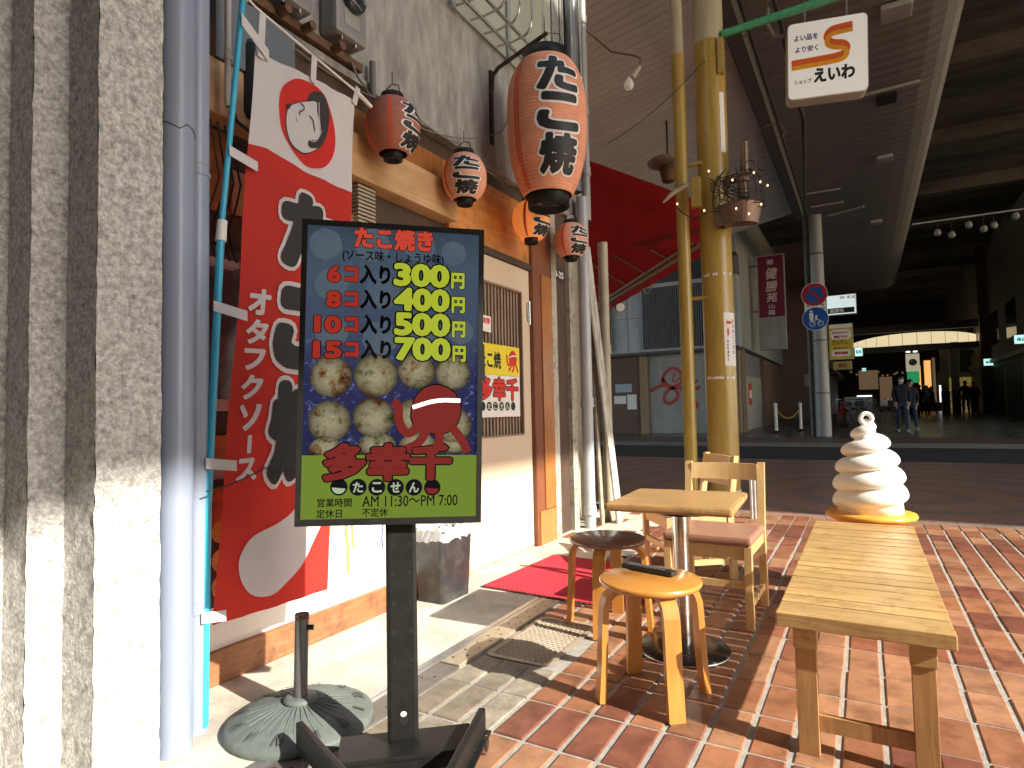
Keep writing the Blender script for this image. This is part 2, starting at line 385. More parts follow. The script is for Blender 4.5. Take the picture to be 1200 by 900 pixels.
def text_bb(mb, s, F, box, d, bold=0.0, ref=None, cuts=None, sp=1.0, shear=0):
    """string s fitted into box (u0,u1,v0,v1) of frame F; bold outlines grow around the same letters"""
    rb_ = ref if ref is not None else bold
    rv, _ = glyphs(s, 0, sp); vs, fs = fat_glyphs(s, bold, sp)
    x0, x1 = min(v[0] for v in rv) - rb_, max(v[0] for v in rv) + rb_; y0, y1 = min(v[1] for v in rv) - rb_, max(v[1] for v in rv) + rb_
    u0, u1, v0, v1 = box; kx = (u1 - u0) / max(1e-6, x1 - x0); ky = (v1 - v0) / max(1e-6, y1 - y0)
    P = [(u0 + (x - x0) * kx + shear * (y - y0) * ky, v0 + (y - y0) * ky) for x, y in vs]
    if cuts:
        b = bmesh.new(); bv = [b.verts.new((u, v, 0)) for u, v in P]
        for f in fs:
            try: b.faces.new([bv[i] for i in f])
            except ValueError: pass
        us = [p[0] for p in P]; vv = [p[1] for p in P]
        for ax, st in enumerate(cuts):
            if not st: continue
            lo, hi = (min(us), max(us)) if ax == 0 else (min(vv), max(vv)); q = math.floor(lo / st) * st
            while q < hi:
                co = (q, 0, 0) if ax == 0 else (0, q, 0); no = (1, 0, 0) if ax == 0 else (0, 1, 0)
                bmesh.ops.bisect_plane(b, geom=b.verts[:] + b.edges[:] + b.faces[:], plane_co=co, plane_no=no, dist=1e-6); q += st
        idx = {v: i for i, v in enumerate(b.verts)}
        P = [(v.co.x, v.co.y) for v in b.verts]; fs = [[idx[v] for v in f.verts] for f in b.faces]; b.free()
    mb._add([F(u, v, d) for u, v in P], fs)
    return mb
def label_text(name, s, F, box, d, m, parent, bold=0, W=True, **k):
    mb = MB(); text_bb(mb, s, F, box, d, bold, **k); return mb.build(name, m, parent, W)
def ell(cx, cy, rx, ry, n=24, a0=0, a1=2 * pi): return [(cx + rx * cos(a0 + (a1 - a0) * i / n), cy + ry * sin(a0 + (a1 - a0) * i / n)) for i in range(n)]
def smooth_poly(pts, it=2):
    for _ in range(it):
        q = []
        for i in range(len(pts)):
            a, b = pts[i], pts[(i + 1) % len(pts)]
            q += [(a[0] * .75 + b[0] * .25, a[1] * .75 + b[1] * .25), (a[0] * .25 + b[0] * .75, a[1] * .25 + b[1] * .75)]
        pts = q
    return pts
def stroke(pts, wd):
    """polyline -> closed ribbon polygon"""
    L, R = [], []
    for i, p in enumerate(pts):
        a = pts[max(i - 1, 0)]; b = pts[min(i + 1, len(pts) - 1)]
        dx, dy = b[0] - a[0], b[1] - a[1]; l = hypot(dx, dy) or 1
        L.append((p[0] - dy / l * wd / 2, p[1] + dx / l * wd / 2)); R.append((p[0] + dy / l * wd / 2, p[1] - dx / l * wd / 2))
    return L + R[::-1]
def ribbon(mb, pts, wd, F, d, sub=2):
    for _ in range(sub):
        q = [pts[0]]
        for a, b in zip(pts, pts[1:]): q += [(a[0] * .75 + b[0] * .25, a[1] * .75 + b[1] * .25), (a[0] * .25 + b[0] * .75, a[1] * .25 + b[1] * .75)]
        pts = q + [pts[-1]]
    S = stroke(pts, wd); n = len(pts)
    mb._add([F(u, v, d) for u, v in S], [(i, i + 1, 2 * n - 2 - i, 2 * n - 1 - i) for i in range(n - 1)])
def cable(pts, sag=0, n=8):
    out = []
    for a, b in zip(pts, pts[1:]):
        a, b = Vector(a), Vector(b)
        for i in range(n):
            t = i / n; p = a.lerp(b, t); p.z -= sag * 4 * t * (1 - t); out.append(p)
    out.append(Vector(pts[-1])); return out

# ================================================================== GROUND
def gz(y):   # height of the plaza as it rises gently towards the crossing
    return 0 if y < 7 else (.1 * (y - 7) / 6 if y < 13 else .1)
m_gnd = mat('brown_earth_ground', (.24, .13, .09), .9, var=.2, scale=2)
mb = MB()
rows = [(-40, -.07), (6.9, -.07), (13, .03), (17.2, .03), (17.6, .14), (150, .14)]
for (a, za), (b, zb) in zip(rows, rows[1:]): mb._add([(-80, a, za), (80, a, za), (80, b, zb), (-80, b, zb)], [(0, 1, 2, 3)])
struct(mb.build('ground', m_gnd))

PX, PY, CX0, RY0 = .134, .281, -1.19, 2.431
mb = MB(); mb.box(-1.62, 6, .1, 6.93, -.05, -.006)
paving = struct(mb.build('tile_paving', m_grout))
mb = MB(); mb.box(-2.4, -1.625, 4.75, 6.93, -.05, -.007)
sp_ = struct(mb.build('side_tile_paving', m_grout))
tile_me = []
for ms in (TILE, GTILE):
    l = []
    for m in ms:
        for kx, ky in ((0, 0), (.004, .003)):
            b = bmesh.new(); hx, hy = PX / 2 - .0085 - kx / 2, PY / 2 - .006 - ky / 2; e = .004
            vv = [b.verts.new((sx * (hx), sy * (hy), -.028)) for sx, sy in ((-1, -1), (1, -1), (1, 1), (-1, 1))]
            v2 = [b.verts.new((sx * (hx), sy * (hy), -e)) for sx, sy in ((-1, -1), (1, -1), (1, 1), (-1, 1))]
            v3 = [b.verts.new((sx * (hx - e), sy * (hy - e), 0)) for sx, sy in ((-1, -1), (1, -1), (1, 1), (-1, 1))]
            for i in range(4):
                j = (i + 1) % 4; b.faces.new((vv[i], vv[j], v2[j], v2[i])); b.faces.new((v2[i], v2[j], v3[j], v3[i]))
            b.faces.new(v3)
            me = bpy.data.meshes.new('tile'); b.to_mesh(me); b.free(); me.materials.append(m); l.append(me)
    tile_me.append(l)
cand = []
for r in range(-8, 16):
    tone = random.choice((0, 0, 1, 1, 2, 3))
    for k in range(-9, 44):
        x = CX0 + PX * (k + .5); y = RY0 + PY * (r + .5)
        if k < -3 and y < 4.9: continue
        if x > 5.9 or y < .15: continue
        grey = (k < 0 and y < 2.35)
        if -1.68 < x < -1.24 and 2.42 < y < 3.05: continue          # room for the drain grate
        if x < -1.585 and y < 3.3: continue
        if x < -1.13 and 3.28 < y < 4.9 and k < 0: 
            grey = False
        t = tone if random.random() < .6 else random.choice((0, 1, 1, 2, 3))
        dpt = .5 * -x + .867 * y
        vis = (x - .18 * y < .12) and y > 1.3 and dpt > .9
        cand.append((0 if vis else 1, dpt, x, y, grey, t))
cand.sort(key=lambda q: (q[0], q[1]))
far = MB()
for i, (vv, dpt, x, y, grey, t) in enumerate(cand):
    j = random.random()
    if i < 298 and vv == 0:
        l = tile_me[1 if grey else 0]; me = l[random.randrange(len(l))] if grey else l[t * 2 + (j > .5)]
        o = bpy.data.objects.new('tile', me); COL.objects.link(o); o.parent = paving
        o.location = (x, y, random.uniform(-.0012, .0012)); o.rotation_euler = (random.uniform(-.004, .004), random.uniform(-.006, .006), random.uniform(-.006, .006))
    else:
        far.mi = 4 if grey else t
        hx, hy = PX / 2 - .0065, PY / 2 - .006; z = random.uniform(-.0015, .001)
        far.box(x - hx, x + hx, y - hy, y + hy, -.028, z)
o = far.build('more_tiles', TILE + [GTILE[0]], paving); stuff(o)

m_ring, n, b = _new('ringed_plaza_blocks')
tc = _tex(n, (1, 1, 1)); sub = n.nodes.new('ShaderNodeVectorMath'); sub.operation = 'SUBTRACT'; sub.inputs[1].default_value = (.42, 8.75, 0)
n.links.new(tc.outputs[0], sub.inputs[0])
sc_ = n.nodes.new('ShaderNodeVectorMath'); sc_.operation = 'MULTIPLY'; sc_.inputs[1].default_value = (1, 1, 0); n.links.new(sub.outputs[0], sc_.inputs[0])
ln = n.nodes.new('ShaderNodeVectorMath'); ln.operation = 'LENGTH'; n.links.new(sc_.outputs[0], ln.inputs[0])
mm = n.nodes.new('ShaderNodeMath'); mm.operation = 'MULTIPLY'; mm.inputs[1].default_value = 1.55; n.links.new(ln.outputs['Value'], mm.inputs[0])
fr = n.nodes.new('ShaderNodeMath'); fr.operation = 'FRACT'; n.links.new(mm.outputs[0], fr.inputs[0])
rp = _ramp(n, fr.outputs[0], [(0, (.46, .27, .21)), (.62, (.44, .26, .20)), (.66, (.30, .22, .19)), (.96, (.31, .23, .195))])
br = n.nodes.new('ShaderNodeTexBrick'); br.inputs['Scale'].default_value = 1; br.inputs['Brick Width'].default_value = .2; br.inputs['Row Height'].default_value = .1
br.inputs['Mortar Size'].default_value = .006; br.inputs['Color1'].default_value = (1, 1, 1, 1); br.inputs['Color2'].default_value = (.8, .8, .8, 1); br.inputs['Mortar'].default_value = (.55, .55, .55, 1)
n.links.new(tc.outputs[0], br.inputs['Vector'])
mx = n.nodes.new('ShaderNodeMixRGB'); mx.blend_type = 'MULTIPLY'; mx.inputs[0].default_value = 1
n.links.new(rp.outputs[0], mx.inputs[1]); n.links.new(br.outputs[0], mx.inputs[2]); n.links.new(mx.outputs[0], b.inputs['Base Color']); b.inputs['Roughness'].default_value = .38
mb = MB(); mb._add([(-30, 6.93, -.002), (30, 6.93, -.002), (30, 12.9, .1), (-30, 12.9, .1)], [(0, 1, 2, 3)])
struct(mb.build('plaza_paving', m_ring))
mb = MB(); mb._add([(-40, 12.9, .096), (40, 12.9, .096), (40, 17, .096), (-40, 17, .096)], [(0, 1, 2, 3)])
struct(mb.build('road', m_asphalt))
mb = MB()
for a, bb, m_ in ((-40, -.9, 0), (-.9, 40, 0)): mb.box(a, bb - .004, 17.0, 17.16, -.02, .2)
struct(mb.build('kerb', m_kerb))
mb = MB(); mb._add([(-40, 17.16, .2), (40, 17.16, .2), (40, 18.8, .245), (-40, 18.8, .245)], [(0, 1, 2, 3)])
struct(mb.build('far_path', mat('brown_far_paving', (.19, .13, .11), .5, var=.15, scale=6)))
mb = MB(); mb._add([(-40, 18.8, .249), (40, 18.8, .249), (40, 110, .25), (-40, 110, .25)], [(0, 1, 2, 3)])
struct(mb.build('arcade_floor', m_pave2))
mb = MB(); mb._add([(-1.2, 23.2, .254), (6, 22.6, .254), (6, 22.95, .254), (-1.2, 23.4, .254)], [(0, 1, 2, 3)])
struct(mb.build('pale_floor_line', mat('pale_floor_strip', (.4, .33, .28), .5)))

# concrete apron in front of the shop
mb = MB(); mb.box(-2.6, -1.765, -.5, 6.93, -.06, 0)
struct(mb.build('apron', m_apron))
mb = MB(); mb.box(-2.14, -1.15, 3.3, 4.95, -.05, -.003)
mb.box(-1.15, -1.0, 3.3, 3.34, -.05, -.003)
t = thing('floor_track', 'pair of worn aluminium door tracks let into the ground beside the concrete apron', 'track')
mb = MB()
mb.bm.free(); mb = MB()
mb.box(-1.765, -1.735, .2, 3.32, -.05, .003); mb.build('rail', m_alu, t, True)
mb = MB(); mb.box(-1.729, -1.705, .2, 3.32, -.05, .004); mb.build('rail', m_alu, t, True)
mb = MB(); mb.box(-1.700, -1.595, .2, 2.26, -.05, .0045); mb.build('strip', mat('dull_grey_strip', (.22, .20, .18), .5, .5, var=.2, scale=9, dirt=(.12, .1, .08)), t, True)
mb = MB()
for i in range(9):
    for s_ in (0, 1): mb.cyl((-1.675 + s_ * .045, .9 + i * .15 + s_ * .03, .0045), (-1.675 + s_ * .045, .9 + i * .15 + s_ * .03, .0055), .006, n=10)
mb.build('screw_hole', m_black, t, True)
plate = thing('access_plate', 'long pale perforated metal plate lying along the drain beside the door', 'floor plate')
mb = MB(); mb.box(-1.702, -1.60, 2.27, 3.30, -.02, .009, bev=.004); mb.build('plate', m_aluplate, plate, True)
for i in range(10):
    for s_ in (0, 1):
        mb = MB(); x, y = -1.676 + s_ * .048, 2.33 + i * .1 + s_ * .045
        mb.cyl((x, y, .0091), (x, y, .0098), .007, n=10); mb.build('hole', m_black, plate, True)
gr = thing('drain_grate', 'rounded square drain grate with a diamond lattice set among the tiles', 'drain grate')
GX0, GX1, GY0, GY1 = -1.585, -1.245, 2.44, 3.04
def rrect(x0, x1, y0, y1, r, n=5):
    out = []
    for cx_, cy_, a in ((x1 - r, y1 - r, 0), (x0 + r, y1 - r, 90), (x0 + r, y0 + r, 180), (x1 - r, y0 + r, 270)):
        for i in range(n + 1): t_ = radians(a + 90 * i / n); out.append((cx_ + r * cos(t_), cy_ + r * sin(t_)))
    return out
mb = MB(); o_, i_ = rrect(GX0, GX1, GY0, GY1, .05), rrect(GX0 + .03, GX1 - .03, GY0 + .03, GY1 - .03, .03)
N_ = len(o_); vs = [(x, y, .001) for x, y in o_] + [(x, y, .001) for x, y in i_] + [(x, y, -.03) for x, y in i_]
mb._add(vs, [(i, (i + 1) % N_, N_ + (i + 1) % N_, N_ + i) for i in range(N_)] + [(N_ + i, N_ + (i + 1) % N_, 2 * N_ + (i + 1) % N_, 2 * N_ + i) for i in range(N_)])
m_grate = mat('pale_cast_grate', (.42, .36, .27), .6, .2, var=.2, scale=20, dirt=(.25, .17, .1))
mb.build('frame', m_grate, gr, True)
mb = MB(); mb.box(GX0 + .03, GX1 - .03, GY0 + .03, GY1 - .03, -.035, -.03); mb.build('pit', mat('drain_dark', (.05, .04, .03), .9), gr, True)
mb = MB(); x0, x1, y0, y1 = GX0 + .028, GX1 - .028, GY0 + .028, GY1 - .028
for sgn in (1, -1):
    c = -1.2
    while c < 1.2:
        # line y = sgn*1.5*(x-xm)+ym+c
        pts = []
        for i in range(61):
            x = x0 + (x1 - x0) * i / 60; y = sgn * 1.5 * (x - (x0 + x1) / 2) + (y0 + y1) / 2 + c
            if y0 <= y <= y1: pts.append((x, y))
        if len(pts) > 2:
            a, q = pts[0], pts[-1]; d = Vector((q[0] - a[0], q[1] - a[1], 0)).normalized(); nn = Vector((-d.y, d.x, 0)) * .0035
            z = -.002 if sgn > 0 else -.0035
            A, B = Vector((a[0], a[1], z)), Vector((q[0], q[1], z)); dn = Vector((0, 0, -.012))
            mb._add([A - nn, A + nn, B + nn, B - nn, A - nn + dn, A + nn + dn, B + nn + dn, B - nn + dn], [(0, 1, 2, 3), (0, 4, 5, 1), (2, 6, 7, 3), (1, 5, 6, 2), (3, 7, 4, 0)])
        c += .042
stuff(mb.build('lattice', m_grate, gr, True))

# ================================================================== THE SHOP
WX_ = -2.42
shop = thing('shop_building', 'narrow takoyaki shop with bare concrete upper wall, orange timber and beige lattice door', 'building', (-2.42, 3, 0))
def bx(name, m, x0, x1, y0, y1, z0, z1, parent=None, bev=0):
    mb = MB(); mb.box(x0, x1, y0, y1, z0, z1, bev=bev); return mb.build(name, m, parent or shop, True)
# upper concrete wall with a slightly rough lower lip
mb = MB(); mb.box(-2.72, -2.42, .7, 5.62, 3.03, 9.4); mb.build('concrete_wall', m_concrete, shop, True)
bx('concrete_lip', m_concrete, -2.70, -2.40, .7, 5.60, 2.985, 3.028)
bx('back_wall', m_brown, -3.6, -2.72, .7, 5.62, 0, 3.02)
bx('shadow_gap_board', m_brown, -2.60, -2.47, 1.3, 5.05, 2.86, 2.983)  # dark strip puts in the shadow gap under the concrete lip
bx('timber_beam', m_beam, -2.58, -2.35, 1.3, 3.40, 2.42, 2.66, bev=.006)
bx('beam_top_board', m_orange_wood, -2.6, -2.44, 1.3, 3.40, 2.66, 2.86)
bx('beam_shadow_board', m_brown, -2.6, -2.47, 1.3, 3.40, 2.24, 2.42)  # shade beneath the beam built as a dark board
bx('lower_beam_board', m_beam, -2.6, -2.44, 1.75, 3.46, 2.04, 2.24)
bx('orange_panel', m_orange_panel, -2.58, -2.425, 3.403, 4.556, 2.36, 2.858)
bx('door_head', m_brown, -2.6, -2.40, 3.44, 4.556, 2.31, 2.358)
vent = MB()
for i in range(13): vent.box(-2.50, -2.395, 2.50, 2.64, 2.13 + i * .022, 2.142 + i * .022)
vent.build('vent_louvre', m_cream, shop, True)
# door leaf with lattice
door = bx('door', m_door, -2.50, -2.43, 3.56, 3.70, .012, 2.305)
door.name = 'door'
mb = MB(); mb.box(-2.50, -2.43, 4.42, 4.552, .012, 2.305); mb.build('stile', m_door, door, True)
mb = MB(); mb.box(-2.50, -2.43, 3.70, 4.42, 2.11, 2.305); mb.build('top_rail', m_door, door, True)
mb = MB(); mb.box(-2.50, -2.43, 3.70, 4.42, .012, .93); mb.build('lower_panel', m_door, door, True)
mb = MB()
for a in ((3.70, 3.715, .93, 2.11), (4.405, 4.42, .93, 2.11), (3.715, 4.405, .93, .945), (3.715, 4.405, 2.095, 2.11)): mb.box(-2.47, -2.424, a[0], a[1], a[2], a[3])
mb.build('lattice_frame', m_lattice, door, True)
mb = MB(); mb.box(-2.49, -2.478, 3.70, 4.42, .93, 2.11); mb.build('backing', mat('dark_back_panel', (.05, .034, .025), .6), door, True)
for i in range(14):
    y = 3.735 + i * .0485; mb = MB(); mb.box(-2.476, -2.45, y, y + .026, .945, 2.095); mb.build('slat', m_lattice, door, True)
mb = MB(); mb.cyl((-2.425, 4.545, 1.85), (-2.425, 4.545, 2.05), .011, n=10); mb.box(-2.430, -2.426, 4.50, 4.555, 1.87, 2.03); mb.build('hinge', m_chrome, door, True)
# sockets / handle plate on the door near the sign
lock = MB(); lock.box(-2.43, -2.405, 3.73, 3.80, 1.35, 1.62, bev=.005); lock.build('lock_box', m_black, door, True)
bx('jamb_post', m_orange_wood, -2.52, -2.405, 3.44, 3.556, 0, 2.308)
bx('corner_post', m_redbrown, -2.56, -2.395, 4.56, 4.90, 0, 2.985, bev=.005)
bx('post_foot_cladding', m_orange_wood, -2.40, -2.385, 4.60, 4.895, 0, .28)
bx('orange_post_face', m_orange_wood, -2.394, -2.384, 4.70, 4.895, .29, 2.30)
bx('pale_plank', m_weather, -2.5, -2.40, 4.93, 5.03, 0, 2.95)
bx('dark_panel', m_brown, -2.52, -2.44, 5.03, 5.31, 0, 3.02)
bx('pale_strip', m_weather, -2.5, -2.40, 5.315, 5.43, 0, 2.98)
bx('dark_return', m_brown, -3.2, -2.50, 5.43, 5.60, 0, 3.02)
num = bx('number_plate', mat('dark_number_plate', (.03, .035, .04), .4), -2.439, -2.434, 5.04, 5.29, 2.33, 2.46)
Fw = frame((-2.434, 5.04, 2.33), (0, 1, 0), (0, 0, 1))
mb = MB(); text_bb(mb, '4-25', Fw, (.03, .22, .035, .095), .001, .02); mb.build('number', m_inkw, num, True)
# wall under the flag
bx('low_white_wall', m_white_wall, -2.56, -2.425, 1.30, 3.44, .14, .90)
bx('skirting', m_skirt, -2.5, -2.40, 1.50, 3.44, 0, .14, bev=.004)
bx('sill_board', m_orange_panel, -2.56, -2.43, 1.30, 3.44, .905, 1.045)
bx('brown_rail', m_brown, -2.56, -2.44, 1.30, 3.44, 1.05, 1.145)
bx('window_sill', m_white, -2.56, -2.36, 1.30, 3.44, 1.15, 1.20, bev=.004)
win = bx('window', m_brown, -2.56, -2.45, 1.30, 1.42, 1.205, 2.03)
for a in ((3.34, 3.44),): mb = MB(); mb.box(-2.56, -2.45, a[0], a[1], 1.205, 2.03); mb.build('frame', m_brown, win, True)
mb = MB(); mb.box(-2.52, -2.512, 1.42, 3.34, 1.205, 1.90); mb.build('pane', mat('window_pane', (.10, .13, .14), .08, var=.5, scale=3, dirt=(.35, .36, .34), dscale=3, damt=.7), win, True)
mb = MB(); mb.box(-2.52, -2.45, 1.42, 3.34, 1.903, 2.03); mb.build('head', m_brown, win, True)
mb = MB(); mb.box(-2.515, -2.46, 1.42, 1.80, 1.80, 1.83); mb.build('shelf', m_white, win, True)
bx('orange_side_panel', m_orange_panel, -2.56, -2.455, 1.30, 1.748, 2.035, 2.40)
bx('grey_box_panel', mat('blue_grey_sheet', (.17, .19, .22), .4, .3, var=.1), -2.44, -2.34, 1.60, 2.02, 2.665, 2.98)
# paint drips on the white wall
F = frame((-2.424, 0, 0), (0, 1, 0), (0, 0, 1)); mbp = {}
drip = MB(); dr_m = [mat('drip_violet', (.12, .09, .25), .6), mat('drip_green', (.1, .4, .08), .6), mat('drip_ochre', (.45, .27, .08), .6), mat('drip_pale', (.6, .5, .5), .6)]
rnd = random.Random(5)
for y, zt, zb, mi, wd in ((2.08, .8, .33, 0, .05), (2.12, .72, .45, 3, .03), (2.25, .82, .60, 1, .02), (2.29, .8, .5, 1, .012), (2.42, .8, .28, 2, .02), (2.47, .78, .4, 2, .015), (2.2, .8, .55, 3, .03), (2.6, .78, .5, 1, .015), (1.9, .8, .4, 2, .03), (2.7, .8, .35, 0, .012)):
    drip.mi = mi; p = [(y + rnd.uniform(-.012, .012), zt + (zb - zt) * i / 7) for i in range(8)]; ribbon(drip, p, wd, F, .001 + .0003 * mi, 2)
drip.build('paint_drips', dr_m, shop, True)

# front pier (rough stucco, stepped)
pier = thing('stucco_pier', 'rough grey stucco pier stepped in vertical bands at the left edge', 'pillar', (-2.3, 1, 0))
def rough_wall(name, pts, z0, z1, m, parent, step=.035, amp=.0025):
    """vertical faces along the plan polyline, finely divided and roughened"""
    mb = MB(); rr = random.Random(3); cols = []
    for (ax, ay), (bx_, by) in zip(pts, pts[1:]):
        L = hypot(bx_ - ax, by - ay); k = max(1, int(L / step))
        for i in range(k): cols.append((ax + (bx_ - ax) * i / k, ay + (by - ay) * i / k))
    cols.append(pts[-1]); nz = int((z1 - z0) / step); vs = []
    for j in range(nz + 1):
        for x, y in cols: vs.append((x + rr.uniform(-amp, amp), y + rr.uniform(-amp, amp), z0 + (z1 - z0) * j / nz))
    C = len(cols); mb._add(vs, [(j * C + i, j * C + i + 1, (j + 1) * C + i + 1, (j + 1) * C + i) for j in range(nz) for i in range(C - 1)], False)
    return mb.build(name, m, parent, True)
rough_wall('band', [(-2.35, .60), (-2.35, .885), (-2.20, .885)], 0, 6, m_stucco, pier)
rough_wall('band', [(-2.20, .885), (-2.20, .985), (-2.02, .985)], 0, 6, m_stucco, pier)
rough_wall('band', [(-2.02, .985), (-2.02, 1.185), (-2.45, 1.20)], 0, 6, m_stucco, pier)
mb = MB(); mb.box(-2.46, -2.37, .60, 1.15, 0, 5.98); mb.build('core', m_stucco, pier, True)
scr = thing('wire_screen', 'dark gridded wire screen at the extreme left edge beside the stucco pier', 'screen', (-2.4, .6, 0))
mb = MB()
for i in range(46): mb.tube([(-2.37, .1, .1 + i * .07), (-2.37, .70, .1 + i * .07)], .004, 6)
mb.build('wire', m_wire, scr, True)
mb = MB(); mb.box(-2.40, -2.385, .05, .60, 0, 3.3); mb.build('panel', mat('frosted_panel', (.32, .36, .34), .4), scr, True)

# downpipes beside the pier
def pipe(name, label, x, y, r, z1, m, bands=(), z0=0):
    t = thing(name, label, 'pipe', (x, y, 0)); mb = MB(); mb.cyl((0, 0, z0), (0, 0, z1), r, n=32, cap=False); mb.build('tube', m, t)
    for z in bands:
        mb = MB(); mb.cyl((0, 0, z), (0, 0, z + .014), r + .004, n=32); mb.cyl((0, 0, z + .04), (0, 0, z + .046), r + .002, n=32); mb.build('band', m, t)
    return t
p1 = pipe('drain_pipe', 'thick grey blue plastic pipe standing right beside the stucco pier', -2.065, 1.262, .056, 6, m_pipe, ())
p2 = pipe('drain_pipe', 'slimmer grey blue pipe with a collar, behind the thick pipe next to the pier', -2.13, 1.378, .043, 6, m_pipe, (2.02, .42))
mb = MB(); mb.tube([(cos(a * pi / 8) * .0585, sin(a * pi / 8) * .0585, 2.13 + .012 * cos(a)) for a in range(16)], .0015, 5, close=True); mb.build('tie_wire', m_rust, p1)
p3 = pipe('conduit', 'thin whitish conduit running up just behind the two grey blue pipes', -2.26, 1.60, .013, 5, mat('whitish_conduit', (.4, .4, .37), .6, var=.15), (2.62, 2.9), z0=2.42)
t = thing('gas_cylinder', 'dark shiny cylinder mounted on the wall behind the blue flagpole', 'heater', (-2.36, 1.80, 2.45))
mb = MB(); mb.lathe([(0.001, 0), (.045, .01), (.06, .04), (.06, .34), (.05, .37), (.001, .38)], 24); mb.build('body', mat('dark_steel', (.05, .055, .06), .22, .5), t)
mb = MB(); mb.tube([(0, 0, 0), (.03, -.04, -.06), (.02, -.1, -.03), (0, -.12, .05)], .008); mb.tube([(0, .03, 0), (.02, .06, -.1), (.02, -.02, -.15), (0, -.1, -.12)], .007); mb.build('hose', m_wire, t)
cb = MB(); rr = random.Random(8)
for k in range(4):
    y = 1.60 + k * .035; cb.tube(cable([(-2.38, y, 2.40), (-2.36, y + .03, 2.15), (-2.38, y - .02, 1.95), (-2.37, y + .02, 1.80)], .01 * k, 6), .004 + .001 * (k % 2), 6)
tag(cb.build('cable_bundle', m_wire), 'loose dark cables dangling between the flagpole and the orange board', 'cable')

# ---- right-hand pipes and boards
def vpipe(name, label, cat, x, y, r, z0, z1, m, lean=0, coll=()):
    t = thing(name, label, cat, (x, y, z0)); mb = MB(); mb.cyl((0, 0, 0), (lean, 0, z1 - z0), r, n=24, cap=False); mb.build('tube', m, t)
    for z in coll: mb = MB(); mb.cyl((0, 0, z), (0, 0, z + .09), r * 1.16, n=24); mb.cyl((0, 0, z + .01), (0, 0, z + .025), r * 1.28, n=24); mb.build('coupler', m, t)
    return t
vpipe('downspout', 'grey white downspout in front of the dark board between shop door and red awning', 'pipe', -2.325, 5.50, .055, 0, 3.2, mat('grey_white_pipe', (.42, .44, .46), .3, var=.06, stretch=(2, 2, .4), dirt=(.3, .3, .28), damt=.4), 0, (.12, 1.15))
vpipe('downspout', 'dark slate downspout high up behind the big lantern', 'pipe', -2.33, 5.36, .06, 3.21, 8, mat('slate_pipe', (.13, .15, .17), .35, var=.08), 0, ())
vpipe('downspout', 'pale jointed pipe running up to the ceiling right of the big lantern', 'pipe', -2.33, 5.62, .045, 3.0, 8, m_pipe2, 0, (.45, 1.05, 2.0))
vpipe('conduit_post', 'cream square topped pipe under the edge of the red awning', 'pipe', -2.31, 5.98, .052, 0, 2.86, m_cream, 0, (1.7,))
def board(label, pts, wd, th, m):
    (x0, y0, z0), (x1, y1, z1) = pts; A, B = Vector(pts[0]), Vector(pts[1]); d = (B - A).normalized(); s_ = Vector((0, 1, 0)); s_ = (s_ - d * s_.dot(d)).normalized(); nn = d.cross(s_)
    mb = MB(); vs = [p + s_ * a * wd / 2 + nn * q * th / 2 for p in (A, B) for a in (-1, 1) for q in (-1, 1)]
    mb._add(vs, [(0, 1, 3, 2), (4, 6, 7, 5), (0, 4, 5, 1), (2, 3, 7, 6), (0, 2, 6, 4), (1, 5, 7, 3)])
    return tag(mb.build('leaning_board', m), label, 'board')
m_peel = mat('peeling_white_paint', (.56, .54, .48), .7, var=.15, scale=9, stretch=(1, 1, .3), dirt=(.16, .13, .10), dscale=11, damt=.9, bump=.3)
board('white peeling board leaning outward, lit at its foot, just left of the small table', [(-2.16, 5.86, 0), (-2.30, 5.52, 2.72)], .15, .02, m_peel)
board('narrow rusty cream board tucked between downspout and white leaning board', [(-2.28, 5.70, 0), (-2.33, 5.62, 2.6)], .07, .02, mat('rust_stained_board', (.36, .30, .22), .8, var=.2, dirt=(.1, .07, .05), dscale=12, damt=.8))

# ---- upper wall items
met = thing('electric_meter', 'grey electric meter box with rounded corners on the concrete wall, right one of the two', 'meter', (-2.42, 2.36, 3.12))
mb = MB(); mb.box(.0, .13, -.115, .115, 0, .30, bev=.028); mb.build('case', mat('grey_meter_plastic', (.24, .24, .24), .4, var=.08), met)
mb = MB(); mb.box(.131, .133, -.06, .05, .06, .15); mb.build('raised_panel', m_pipe2, met)
mb = MB(); mb.lathe([(.001, .05), (.07, .048), (.08, .03), (.08, 0)], 24)
o = mb.build('dial_glass', m_glassd, met); o.rotation_euler = (0, pi / 2, 0); o.location = (.12, 0, .22)
mb = MB(); mb.cyl((.1, .05, -.02), (.1, .05, .03), .016); mb.cyl((.1, -.05, -.02), (.1, -.05, .03), .012); mb.build('seal_screw', m_chrome, met)
dup(met, (-2.42, 1.98, 3.10), 0, 'grey electric meter box half cut by the top edge, left one of the two')
mb = MB(); mb.box(-2.419, -2.37, 1.80, 2.52, 3.04, 3.085)
for y in (1.95, 2.1, 2.3): mb.cyl((-2.36, y, 3.06), (-2.30, y, 3.06), .022)
tag(mb.build('meter_conduit', m_rust), 'rusty conduit rail with stubs below the two electric meters', 'conduit')
mb = MB(); mb.cyl((-2.37, 2.60, 2.93), (-2.37, 2.60, 3.14), .018); mb.tube(cable([(-2.36, 2.42, 3.05), (-2.34, 2.50, 2.95), (-2.36, 2.60, 2.93)], .02, 5), .006)
tag(mb.build('earth_lead', m_cable), 'short grey pipe stub with a lead looping under the right meter', 'cable')
